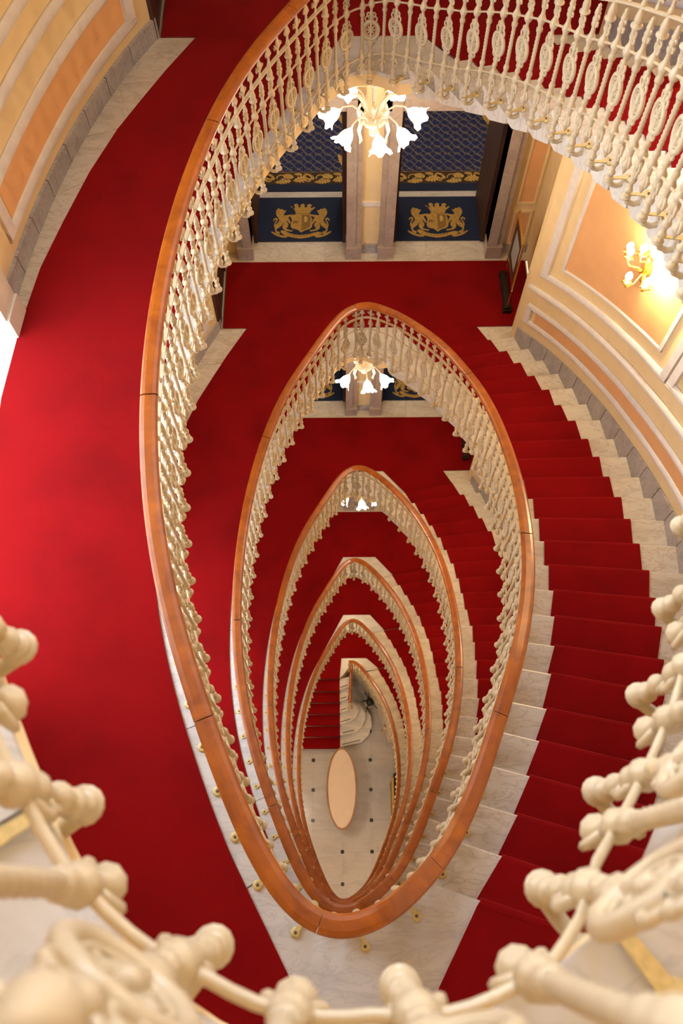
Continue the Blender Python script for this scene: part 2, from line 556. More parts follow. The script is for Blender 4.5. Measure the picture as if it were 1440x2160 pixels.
for k in range(0, 7):
    zf = ZF[k]
    mb = MB()
    if k < 6:
        P = slab_poly(k)
        mb.prism(P, zf - .05, zf - .012, 0)
        edge = [tuple(map(float, plan(t, EDGE + .03))) for t in np.linspace(0, T0, 120)]
        mb2 = P
        mb.prism(P, zf - .16, zf - .05, 1)
        mb.box(ALX0, ALX1, 6.52, YD + .2, zf - .33, zf - .16, 1)
    else:
        tip = [tuple(map(float, plan(t, EDGE))) for t in np.linspace(T23 + .06, 2 * PI, 12)]
        P = tip + [(.02, 6.12), (-.09, 6.03), (-2.2, 6.03), wall_pt(PHI_L - .12)[0], wall_pt(PHI_L)[0], (ALX0, YD + .25), (ALX1, YD + .25), (ALX1, 6.66), (2.24, 6.66), (W_[23][0] - .02, W_[23][1] + .06)]
        mb.prism(P, zf - .05, zf - .012, 0)
        mb.prism(P, ZG, zf - .05, 1)
    fl = struct('floor', mb, ['marble_white', 'plaster_yellow'])
    z0, z1 = zf - .012, zf
    if k == 6:
        MB().prism([(-.02, 6.62), (.86, 6.62), (1.08, 6.27), (.80, 6.24)] + tip[1:] + [(.02, 6.12), (-.08, 6.04)], z0, z1).build('marble_slab', 'marble_white', fl)
        MB().prism([(1.77, YF), (2.24, YF), (2.2, 6.5), (1.93, 6.43)], z0, z1).build('marble_slab', 'marble_step', fl)
    if k < 6:
        # inner strip between well edge and carpet, far and near trapezoids
        ed = lambda a, b, n=24: [tuple(map(float, plan(t, EDGE - .02))) for t in np.linspace(a, b, n)]
        strip_pieces('marble_slab', ed(.80, 2.60, 60), left_carpet_in[1:-1], z0, z1, 'marble_white', fl, .95)
        m = .003
        MB().prism(ed(0.02, .795) + [(left_carpet_in[1][0] - .0, left_carpet_in[1][1] + .01), (.03, YF), (.35 - m, YF)], z0, z1).build('marble_slab', 'marble_white', fl)
        MB().prism([(.35 + m, YF), (.73, YF), (1.08, 6.27), (.80, 6.24)] + ed(T23 + .12, 2 * PI, 10)[1:], z0, z1).build('marble_slab', 'marble_white', fl)
        MB().prism(ed(2.605, T0 - .0, 34) + [E_[0], I_[0], (.37, YN), (-.15, YN), (left_carpet_in[-2][0], left_carpet_in[-2][1] - .01)], z0, z1).build('marble_slab', 'marble_white', fl)
        # strip along the left wall and the threshold before the doors
        wl = [wall_pt(p)[0] for p in np.linspace(PHI_L, -PI + .55, 60)]
        wl = [(-1.55, YF)] + wl[1:]
        strip_pieces('marble_slab', wl, left_outer, z0, z1, 'marble_step', fl, .62, .006)
        strip_pieces('marble_slab', [(x, 7.80) for x in np.linspace(ALX0, ALX1, 20)], [(x, YD + .2) for x in np.linspace(ALX0, ALX1, 20)], z0, z1, 'marble_step', fl, 1.3)
        MB().prism([(1.77, YF), (2.24, YF), (2.2, 6.5), (1.93, 6.43)], z0, z1).build('marble_slab', 'marble_step', fl)

# ------------------------------------------------------------------ walls
ZTOP = ZF[0] + 4.2
WY0, WY1 = 1.0, 3.72      # window along the left wall (by y)


def phis_left(n=60): return list(np.linspace(PHI_L, -PI + .02, n))


def shell(phis, z0, z1, th=.25):
    mb = MB()
    inn = [wall_pt(p)[0] for p in phis]; out = [wall_pt(p, -th)[0] for p in phis]
    mb.prism(inn + out[::-1], z0, z1)
    return mb


def wall_phi_left(y): return -math.acos((y - WCY) / WB)


pw0, pw1 = wall_phi_left(WY1), wall_phi_left(WY0)
wl_o, wr_o = [], []
for k in range(-1, 6):
    zb = ZF[k + 1]; zt = ZTOP if k < 0 else ZF[k]
    if k == 5: zb = ZG - .0
    # left storey standing on floor k+1
    mb = MB()
    for pa, pb, a, b in ((PHI_L, pw0, zb, zt), (pw1, -PI, zb, zt), (pw0, pw1, zb + 3.3 if k < 5 else zb, zt)):
        if b > a: mb.v and None; s_ = shell(np.linspace(pa, pb, 26), a, b); mb.add(s_.v, s_.f)
    wl_o.append(struct('wall_left', mb, 'plaster_yellow'))
# right shell: one storey per flight
RP = [(2.215, 6.66), (2.2, 6.5)] + [wall_pt(p)[0] for p in np.linspace(math.acos((6.33 - WCY) / WB), PI, 60)]


def right_shell(z0, z1):
    inn = RP
    out = [(2.5, 6.66), (2.45, 6.5)] + [wall_pt(p, -.25)[0] for p in np.linspace(math.acos((6.33 - WCY) / WB), PI, 60)]
    return MB().prism(inn + out[::-1], z0, z1)


for k in range(-1, 6):
    zb = ZF[k + 1] if k < 5 else ZG
    zt = ZTOP if k < 0 else ZF[k]
    wr_o.append(struct('wall_right', right_shell(zb, zt), 'plaster_yellow'))

struct('ceiling', MB().prism([wall_pt(p, -.2)[0] for p in np.linspace(-PI, PI, 80)[:-1]], ZTOP, ZTOP + .2), 'plaster_white')  # unseen ceilings, added to cut the sky light from above
struct('ceiling', MB().box(ALX0 - .25, ALX1 + .2, 6.3, YD + .3, ZTOP, ZTOP + .2), 'plaster_white')

# mouldings ---------------------------------------------------------------
MPROF = lambda h, d: [(0, 0), (d * .55, h * .04), (d, h * .22), (d * .8, h * .40), (d * .95, h * .62), (d * .5, h * .86), (d * .42, h), (0, h)]


def wpath_slope(k, u0, u1, h, n=None):
    """path on the right wall from nosing index u0 to u1 at height h over the pitch line of flight k->k+1"""
    n = n or max(2, int(abs(u1 - u0) * 3) + 2)
    pts = []; nr = []
    for u in np.linspace(u0, u1, n):
        y = float(np.interp(u, np.arange(NST), [p[1] for p in W_]))
        if y > 6.33:
            x = float(np.interp(y, [6.33, 6.5, 6.66], [wall_pt(math.acos((6.33 - WCY) / WB))[0][0], 2.2, 2.215])); nn = (-.98, -.17)
        else:
            (x, y2), nn = wall_pt(math.acos((y - WCY) / WB))
        pts.append((x, y, ZF[k] - HK(k) * u / NST + h)); nr.append(nn)
    return pts, nr


def wpath_left(k, y0, y1, h, n=20):
    pts = []; nr = []
    for y in np.linspace(y0, y1, n):
        (x, yy), nn = wall_pt(wall_phi_left(y)); pts.append((x, yy, ZF[k] + h)); nr.append(nn)
    return pts, nr


def patch(lower, upper, nr, off=.004):
    mb = MB(); n = len(lower); vs = []
    for (a, b, (nx, ny)) in zip(lower, upper, nr):
        vs.append((a[0] + nx * off, a[1] + ny * off, a[2])); vs.append((b[0] + nx * off, b[1] + ny * off, b[2]))
    for (a, b, (nx, ny)) in zip(lower, upper, nr):
        vs.append((a[0] - nx * .02, a[1] - ny * .02, a[2])); vs.append((b[0] - nx * .02, b[1] - ny * .02, b[2]))
    fs = []
    for i in range(n - 1):
        fs.append((2 * i, 2 * i + 2, 2 * i + 3, 2 * i + 1))
        o = 2 * n
        fs.append((2 * i, o + 2 * i, o + 2 * i + 2, 2 * i + 2)); fs.append((2 * i + 1, 2 * i + 3, o + 2 * i + 3, o + 2 * i + 1))
    fs.append((0, 1, 2 * n + 1, 2 * n)); fs.append((2 * n - 2, 4 * n - 2, 4 * n - 1, 2 * n - 1))
    return mb.add(vs, fs)


def frame_mould(pathf, a0, a1, h0, h1, wd, d, parent, name='panel_moulding'):
    """rectangular moulding frame: outer bounds a0..a1 x h0..h1, bar width wd"""
    mb = MB()
    lo, nr = pathf(a0, a1, h0); mb.sweep(lo, nr, MPROF(wd, d), smooth=True)
    up, nr2 = pathf(a0, a1, h1 - wd); mb.sweep(up, nr2, MPROF(wd, d), smooth=True)
    L = sum(math.dist(lo[i][:2], lo[i + 1][:2]) for i in range(len(lo) - 1)); f = wd / L
    for (x0, x1) in ((a0, a0 + (a1 - a0) * f), (a1 - (a1 - a0) * f, a1)):
        A, n1 = pathf(x0, x1, h0 + wd * .3); B, _ = pathf(x0, x1, h1 - wd * .3)
        q = patch(A, B, n1, d * .9); mb.add(q.v, q.f)
    mb.build(name, 'plaster_white', parent)


for k in range(0, 5):
    wr = wr_o[k + 1]
    pf = lambda a, b, h, k=k: wpath_slope(k, a, b, h)
    # long low panel
    frame_mould(pf, 22.75, 1.5, .375, .725, .085, .028, wr)
    lo, nr = pf(22.25, 2.0, .465); up, _ = pf(22.25, 2.0, .635)
    patch(lo, up, nr, .006).build('wall_panel', 'plaster_orange', wr)
    p, nr = pf(23.0, 0.5, .95); MB().sweep(p, nr, MPROF(.085, .04), smooth=True).build('chair_rail', 'plaster_white', wr)
    for j in range(3):
        a, b = 21.6 - 7.3 * j, 16.3 - 7.3 * j
        frame_mould(pf, a + .95, b - .95, 1.23, 3.55, .10, .034, wr)
        frame_mould(pf, a + .12, b - .12, 1.475, 3.3, .045, .018, wr)
        lo, nr = pf(a, b, 1.515); up, _ = pf(a, b, 3.26)
        patch(lo, up, nr, .006).build('wall_panel', 'plaster_orange', wr)
    # stepped marble skirting: one tile per step
    for i in range(0, NST):
        z = ZF[k] - HK(k) * (i + 1) / NST
        u0, u1 = i + .02, i + .98
        if i == 23: u1 = 23.0; u0 = 22.99
        a, n1 = wpath_slope(k, i, min(i + .97, 23), 0, 3)
        if i == 23: continue
        st = HK(k) / NST
        mb = MB(); vs = []
        for q, (x, y, zz) in enumerate(a):
            nx, ny = n1[q]; top = zz + .215
            for o in (.022, -.01):
                vs += [(x + nx * o, y + ny * o, z - .03), (x + nx * o, y + ny * o, top)]
        fs = []
        for q in range(2):
            A = q * 4; B = A + 4
            fs += [(A, B, B + 1, A + 1), (A + 1, B + 1, B + 3, A + 3), (A, A + 2, B + 2, B)]
        fs += [(0, 1, 3, 2), (8, 10, 11, 9)]
        mb.add(vs, fs).build('skirting_tile', 'marble_grey', wr)

for k in range(1, 5):
    wl = wl_o[k]
    pf = lambda a, b, h, k=k: wpath_left(k, a, b, h)
    frame_mould(pf, 6.53, 4.22, .265, .735, .10, .03, wl)
    lo, nr = pf(6.42, 4.36, .365); up, _ = pf(6.42, 4.36, .635)
    patch(lo, up, nr, .006).build('wall_panel', 'plaster_orange', wl)
    p, nr = pf(6.74, 3.95, .95); MB().sweep(p, nr, MPROF(.085, .04), smooth=True).build('chair_rail', 'plaster_white', wl)
    frame_mould(pf, 6.53, 4.22, 1.2, 3.5, .10, .034, wl)
    frame_mould(pf, 6.32, 4.42, 1.44, 3.25, .045, .018, wl)
    lo, nr = pf(6.28, 4.46, 1.48); up, _ = pf(6.28, 4.46, 3.2)
    patch(lo, up, nr, .006).build('wall_panel', 'plaster_orange', wl)
    n = 8
    ys = np.linspace(6.75, 3.82, n + 1)
    for i in range(n):
        p, nr = wpath_left(k, ys[i] - .010, ys[i + 1], 0, 4)
        MB().sweep(p, nr, [(0, 0), (.024, 0), (.022, .17), (0, .178)]).build('skirting_tile', 'marble_grey', wl)

# windows on the left ------------------------------------------------------
wn = 0
for k in range(0, 6):
    zf = ZF[k]
    wn += 1
    fr = MB()
    pa, _ = wall_pt(pw0); pb, _ = wall_pt(pw1)
    # surround pilasters
    for ph in (pw0 - .0, pw1):
        (x, y), (nx, ny) = wall_pt(ph)
        tx, ty = -ny, nx
        pol = [(x + nx * .10 + tx * .12, y + ny * .10 + ty * .12), (x + nx * .10 - tx * .12, y + ny * .10 - ty * .12), (x - nx * .25 - tx * .1, y - ny * .25 - ty * .1), (x - nx * .25 + tx * .1, y - ny * .25 + ty * .1)]
        fr.prism(pol, zf, zf + 3.3)
        pol2 = [(p[0] * 1.0 + nx * .02 * (1 if i < 2 else 0), p[1]) for i, p in enumerate(pol)]
        fr.prism(pol2, zf, zf + .2)
    wo = struct('window_%d' % wn, fr, 'frame_white')
    xo = -2.72
    sash = MB()
    y0, y1 = WY0 + .08, WY1 - .08
    for yy in np.linspace(y0, y1, 4):
        sash.box(xo - .03, xo + .03, yy - .04, yy + .04, zf + .02, zf + 3.3)
    for zz in (zf + .02, zf + .75, zf + 1.55, zf + 2.35, zf + 3.22):
        sash.box(xo - .03, xo + .03, y0, y1, zz, zz + .06)
    sash.build('window_sash', 'frame_white', wo)
    for i in range(3):
        a = y0 + (y1 - y0) * i / 3; b = y0 + (y1 - y0) * (i + 1) / 3
        MB().box(xo - .004, xo + .004, a + .02, b - .02, zf + .05, zf + 3.25).build('pane', 'window_glass', wo)
    MB().box(-2.85, -2.5, WY0 - .1, WY1 + .1, zf - .3, zf - .005).build('window_sill', 'marble_white', wo)

struct('wall_left', MB().box(-7.6, -7.2, -6, 11, ZG - .2, ZF[1] + 1.0), 'plaster_white')  # unseen courtyard wall, added to shade the lower windows
struct('floor', MB().box(-7.6, -2.9, -6, 11, ZG - .3, ZG - .2), 'grout')

# far alcove: side walls, door wall with two doorways -----------------------
def acanthus(m, x, y, a, L, wd, z=.012):
    """flat lobed leaf with a dark mid vein"""
    ca, sa = math.cos(a), math.sin(a)
    pts = []
    n = 5
    for s in (1, -1):
        seq = []
        for i in range(n):
            u = .08 + .80 * i / n
            w_ = wd * math.sin(PI * (.18 + .72 * i / n))
            seq += [(u * L, s * w_ * .42), ((u + .10) * L, s * w_), ((u + .15) * L, s * w_ * .82)]
        pts += ([(0, 0)] + seq + [(L, 0)]) if s > 0 else seq[::-1]
    P = [(x + px * ca - py * sa, y + px * sa + py * ca) for px, py in pts]
    m.prism(P, z, z + .002, 0)
    v = [(.05 * L, -.004), (.9 * L, -.001), (.9 * L, .001), (.05 * L, .004)]
    m.prism([(x + px * ca - py * sa, y + px * sa + py * ca) for px, py in v], z + .002, z + .0026, 1)


def scroll(m, x, y, r, a0, dirn, z=.0125):
    pts = [(x + r * (1 - .16 * i / 2) * math.cos(a0 + dirn * i * .55), y + r * (1 - .16 * i / 2) * math.sin(a0 + dirn * i * .55), z) for i in range(11)]
    m.tube(pts, [.010] * 9 + [.013, .009], 6, flat=.25)


def leaf_border(hw):
    m = MB()
    n = max(3, round(2 * hw / .30)); d = 2 * hw / n
    for i in range(n):
        x = -hw + d * (i + .5)
        if i % 2 == 0:
            acanthus(m, x - d * .52, .19, .30, d * .95, .075); acanthus(m, x + d * .05, .335, -.70, d * .65, .05); acanthus(m, x - d * .5, .325, -.1, d * .45, .03)
            scroll(m, x + d * .25, .20, .045, 2.5, -1)
        else:
            scroll(m, x - d * .1, .25, .075, 3.4, -1)
            acanthus(m, x - d * .45, .165, .12, d * .85, .05); acanthus(m, x - .02, .30, -.25, d * .6, .06)
    for s in (-1, 1):
        for j in range(9):
            y = .42 + j * .42
            acanthus(m, s * (hw - .07) - .03, y, 1.15 if j % 2 else 1.9, .30, .045); scroll(m, s * (hw - .07), y + .34, .04, 1.0 + j, 1)
    return m


DW = (-1.17, 0.09, 0.71, 1.97)
dn = 0
ZDTOP = 2.36
mat_mb = crest_mb = None
for k in range(1, 7):
    zf = ZF[k]; zt = ZF[k - 1] - .33
    # side walls
    mb = MB(); mb.box(ALX0 - .25, ALX0, 7.72, YD, zf, zt); mb.box(ALX0 - .25, ALX0, 6.75, 7.72, zf + 2.3, zt)
    struct('wall_left', mb, 'plaster_yellow')
    mb = MB(); mb.box(ALX1, ALX1 + .2, 6.66, YD, zf, zt); mb.box(2.23, ALX1 + .2, 6.64, 6.70, zf, zt)
    struct('wall_right', mb, 'plaster_yellow')
    dn += 1
    d = struct('door_%d' % dn, MB().box(ALX0 - .20, ALX0 + .004, 6.84, 7.72, zf - .05, zf + 2.3), 'wood_dark')
    MB().box(ALX0 - .25, ALX0 + .015, 6.70, 6.90, zf, zf + 2.3).box(ALX0 - .15, ALX0 + .02, 7.66, 7.74, zf, zf + 2.3).box(ALX0 - .15, ALX0 + .02, 6.9, 7.66, zf + 2.22, zf + 2.3).build('door_frame', 'wood_dark', d)
    for a, b in ((.25, 1.0), (1.15, 2.1)):
        MB().box(ALX0 - .02, ALX0 + .010, 7.0, 7.56, zf + a, zf + b).build('door_panel', 'wood_dark', d)
    MB().lathe([(0, 0), (.02, .005), (.028, .03), (.02, .055), (0, .06)], 10, (ALX0 - .015, 6.95, zf + 1.05), axis='x').build('door_handle', 'brass', d)
    if k > 5:
        struct('wall_far', MB().box(ALX0 - .25, ALX1 + .2, YD, YD + .2, ZG, zt), 'plaster_yellow')
        continue
    # door wall
    wf = MB()
    wf.box(ALX0 - .25, DW[0], YD, YD + .9, zf, zt); wf.box(DW[1], DW[2], YD, YD + .9, zf, zt); wf.box(DW[3], ALX1 + .2, YD, YD + .9, zf, zt)
    wf.box(DW[0], DW[1], YD, YD + .9, zf + ZDTOP, zt); wf.box(DW[2], DW[3], YD, YD + .9, zf + ZDTOP, zt)
    wf = struct('wall_far', wf, 'plaster_yellow')
    # mid pier moulding and skirting, narrow panels right of the doors
    MB().box(.27, .53, YD - .03, YD, zf, zf + .16).build('skirting_tile', 'marble_grey', wf)
    MB().box(.25, .55, YD - .03, YD, zf + .86, zf + .92).build('chair_rail', 'plaster_white', wf)
    MB().box(2.2, ALX1, YD - .03, YD, zf, zf + .14).build('skirting_tile', 'marble_grey', wf)
    for a, b in ((.18, .72), (.90, 1.95), (2.08, 2.7)):
        mb = MB()
        x0, x1 = 2.27, 2.45
        mb.box(x0 - .03, x0, YD - .022, YD, zf + a, zf + b).box(x1, x1 + .03, YD - .022, YD, zf + a, zf + b).box(x0 - .03, x1 + .03, YD - .022, YD, zf + a - .03, zf + a).box(x0 - .03, x1 + .03, YD - .022, YD, zf + b, zf + b + .03)
        mb.build('panel_moulding', 'plaster_yellow', wf)
        MB().box(x0, x1, YD - .006, YD, zf + a, zf + b).build('wall_panel', 'plaster_orange', wf)
    for q in (0, 2):
        dn += 1
        x0, x1 = DW[q], DW[q + 1]
        mb = MB()
        for xa, sgn in ((x0, -1), (x1, 1)):
            o = xa; i2 = xa + sgn * .19
            a, b = min(o, i2), max(o, i2)
            mb.box(a, b, YD - .09, YD + .16, zf, zf + ZDTOP + .15)
            a2, b2 = (a + .0, b - .07) if sgn > 0 else (a + .07, b)
            mb.box(a2, b2, YD - .12, YD + .1, zf, zf + ZDTOP + .15)
            mb.box(a - .01, b + .01, YD - .14, YD + .1, zf, zf + .22)
        mb.box(x0 - .19, x1 + .19, YD - .09, YD + .16, zf + ZDTOP - .02, zf + ZDTOP + .17)
        mb.box(x0 - .21, x1 + .21, YD - .13, YD + .1, zf + ZDTOP + .17, zf + ZDTOP + .22)
        d = struct('door_%d' % dn, mb, 'marble_jamb')
        rv = MB()
        rv.box(x0 - .01, x0 + .05, YD + .16, YD + 1.0, zf, zf + ZDTOP); rv.box(x1 - .05, x1 + .01, YD + .16, YD + 1.0, zf, zf + ZDTOP)
        rv.box(x0, x1, YD + .16, YD + 1.0, zf + ZDTOP - .03, zf + ZDTOP + .03)
        rv.build('door_frame', 'wood_dark', d)
        if k <= 4:
            # doormat with crest
            side = 'left' if q == 0 else 'right'
            cx = (x0 + x1) / 2
            lev = {1: 'upper landing behind the top balusters', 2: 'landing under the large chandelier', 3: 'landing under the second chandelier', 4: 'landing under the third chandelier'}[k]
            mt = thing('door_mat', 'navy doormat with gold lion crest in %s doorway, %s' % (side, lev), 'doormat', (cx, 8.56, zf), 0, 'crested doormats')
            MB().box(-.58, .58, -.40, .39, -.010, .014).build('mat', 'navy', mt)
            CR = dict(
                crown=[(-.145, .22), (-.127, .226), (-.092, .178), (-.077, .208), (-.094, .238), (-.088, .262), (-.06, .274), (-.033, .25), (-.03, .231), (-.04, .213), (-.017, .201), (.002, .219), (-.01, .243), (.028, .273), (.059, .249), (.048, .219), (.07, .2), (.094, .218), (.087, .249), (.125, .266), (.156, .248), (.15, .224), (.135, .206), (.148, .181), (.182, .211), (.204, .199), (.17, .163), (.146, .145), (.129, .091), (-.068, .099), (-.08, .147), (-.11, .196)],
                lion=[(-.34, .15), (-.318, .186), (-.304, .192), (-.286, .173), (-.249, .173), (-.236, .149), (-.202, .148), (-.215, .118), (-.229, .094), (-.235, .064), (-.217, .058), (-.125, .075), (-.107, .08), (-.107, .054), (-.145, .04), (-.173, .018), (-.152, -.02), (-.138, -.068), (-.142, -.097), (-.16, -.079), (-.185, -.038), (-.195, -.049), (-.165, -.103), (-.172, -.15), (-.2, -.174), (-.165, -.198), (-.102, -.21), (-.117, -.233), (-.148, -.227), (-.211, -.209), (-.242, -.179), (-.249, -.138), (-.236, -.061), (-.262, -.126), (-.291, -.155), (-.328, -.184), (-.321, -.22), (-.28, -.238), (-.277, -.255), (-.291, -.279), (-.318, -.273), (-.34, -.243), (-.354, -.184), (-.356, -.149), (-.334, -.102), (-.29, -.031), (-.302, -.001), (-.319, .035), (-.336, .065), (-.346, .107)],
                tail=[(-.381, -.03), (-.371, 0), (-.343, .018), (-.316, -.001), (-.317, -.03), (-.332, -.06), (-.344, -.09), (-.339, -.125), (-.353, -.161), (-.367, -.125), (-.36, -.078), (-.336, -.03), (-.347, -.012), (-.363, -.024), (-.368, -.048)],
                swoosh=[(-.403, -.237), (-.389, -.225), (-.296, -.284), (-.233, -.303), (-.197, -.306), (-.171, -.326), (-.208, -.34), (-.262, -.331), (-.333, -.302), (-.386, -.26)])
            shield = [(-.098, .063), (-.06, .093), (.124, .085), (.141, .059), (.14, .043), (.164, -.011), (.157, -.059), (.168, -.094), (.16, -.153), (.127, -.188), (.062, -.211), (.012, -.249), (-.038, -.199), (-.11, -.18), (-.135, -.145), (-.132, -.068), (-.116, -.032), (-.136, .028), (-.14, .04)]
            ribbon = [(-.275, -.226), (-.252, -.209), (-.202, -.221), (-.159, -.256), (-.087, -.283), (.003, -.295), (.094, -.284), (.177, -.259), (.223, -.242), (.269, -.243), (.304, -.261), (.275, -.29), (.224, -.312), (.183, -.306), (.118, -.335), (-.001, -.357), (-.09, -.339), (-.166, -.315), (-.206, -.309), (-.25, -.267)]
            if crest_mb is None:
                c = MB()
                c.prism(CR['crown'], .014, .0175, 0)
                for nm in ('lion', 'tail', 'swoosh'):
                    c.prism(CR[nm], .014, .0172, 0)
                    c.prism([(.024 - x, y) for x, y in CR[nm]], .014, .0172, 0)
                crest_mb = c.mesh('crest', ['gold_print'])
                sh = MB().prism(shield, .014, .018, 0)
                sh.prism([(.015, .07), (.12, .065), (.135, .0), (.135, -.14), (.1, -.175), (.015, -.215)], .018, .0186, 1)
                sh.prism([(.05, .03), (.075, .05), (.1, -.0), (.09, -.06), (.055, -.07)], .0186, .019, 2)
                sh.prism([(-.11, -.05), (-.07, -.035), (-.03, -.06), (-.02, -.045), (-.05, -.085), (-.1, -.085)], .018, .0186, 1)
                shield_me = sh.mesh('shield', ['gold_print', 'gold_dark', 'gold_light'])
                rb = MB().prism(ribbon, .014, .019, 0)
                for j, xx in enumerate((-.13, -.085, -.04, .005, .05, .095, .14)):
                    yy = -.318 + (xx - .005) ** 2 * 1.6
                    rb.box(xx - .009, xx + .009, yy - .013, yy + .013, .019, .0194, 1)
                ribbon_me = rb.mesh('ribbon', ['gold_print', 'gold_dark'])
            link('crest', crest_mb, mt); link('shield', shield_me, mt); link('ribbon', ribbon_me, mt)
    if k == 5:
        struct('wall_far', MB().box(-1.8, 2.75, YD + .9, YD + 1.1, zf - .2, zt + .2), 'plaster_yellow')  # unseen blank wall, added to block daylight through these doorways
    if k <= 4:
        # corridor behind the doors
        cl = thing('added_ceiling_lamp', 'round ceiling lamp in the corridor behind the doors, %s' % {1: 'top floor', 2: 'first floor down', 3: 'second floor down', 4: 'third floor down'}[k], 'lamp', (.4, 10.4, zf + 2.9))  # no lamp known here; added to brighten the corridor carpets
        MB().lathe([(.0, 0), (.2, 0), (.2, -.03), (.19, -.03)], 16).build('rim', 'brass', cl)
        MB().lathe([(.19, -.03), (.16, -.08), (.08, -.11), (0, -.12)], 16).build('shade', 'lamp_glass', cl)
        ld = bpy.data.lights.new('added_ceiling_light', 'POINT'); ld.energy = 70; ld.color = (1, .85, .66); ld.shadow_soft_size = .15
        link('light', ld, cl, (0, 0, -.3))
        cz = zf
        c = MB(); c.box(-1.6, 2.6, YD + .9, 9.20, cz - .1, cz); c.box(-1.6, 2.6, 9.2, 13.2, cz - .1, cz - .002)
        fo = struct('floor', c, 'marble_white')
        struct('wall_far', MB().box(-1.7, 2.7, 13.2, 13.3, cz, cz + 2.9), 'plaster_yellow')
        struct('wall_left', MB().box(-1.8, -1.7, YD + .9, 13.3, cz, cz + 2.9), 'plaster_yellow')
        struct('wall_right', MB().box(2.65, 2.75, YD + .9, 13.3, cz, cz + 2.9), 'plaster_yellow')
        struct('ceiling', MB().box(-1.8, 2.75, YD + .9, 13.3, cz + 2.9, cz + 3.0), 'plaster_white')
        lev = {1: 'top landing', 2: 'landing under the large chandelier', 3: 'second landing down', 4: 'third landing down'}[k]
        for q in (0, 2):
            x0, x1 = DW[q] - .04, DW[q + 1] + (.10 if q == 0 else .36)
            cx = (x0 + x1) / 2; hw = (x1 - x0) / 2
            ct = thing('corridor_carpet', 'navy patterned carpet with gold leaf border through %s doorway, %s' % ('left' if q == 0 else 'right', lev), 'carpet', (cx, 9.07, cz), 0)
            MB().box(-hw, hw, 0, .13, 0, .012).build('plain_band', 'navy', ct)
            lbm = MB().box(-hw, hw, .13, .355, 0, .012).box(-hw, -hw + .14, .355, 4.1, 0, .012).box(hw - .14, hw, .355, 4.1, 0, .012)
            lbm.build('leaf_border', 'border_brown', ct)
            leaf_border(hw).build('leaf_scroll', ['gold_light', 'gold_dark'], ct)
            MB().box(-hw + .14, hw - .14, .355, 4.1, 0, .012).build('patterned_field', 'corridor_pattern', ct)
            MB().box(-hw + .14, hw - .14, .352, .362, .012, .0135).box(-hw + .135, -hw + .145, .352, 4.1, .012, .0135).box(hw - .145, hw - .135, .352, 4.1, .012, .0135).build('border_line', 'gold_dark', ct)

# ------------------------------------------------------------------ stairs and carpets
ORD = ['top', 'second', 'third', 'fourth', 'fifth', 'sixth']


def at_line(i, f):      # f=0 at well edge E, 1 at wall W
    return lerp(E_[i], W_[i], f)


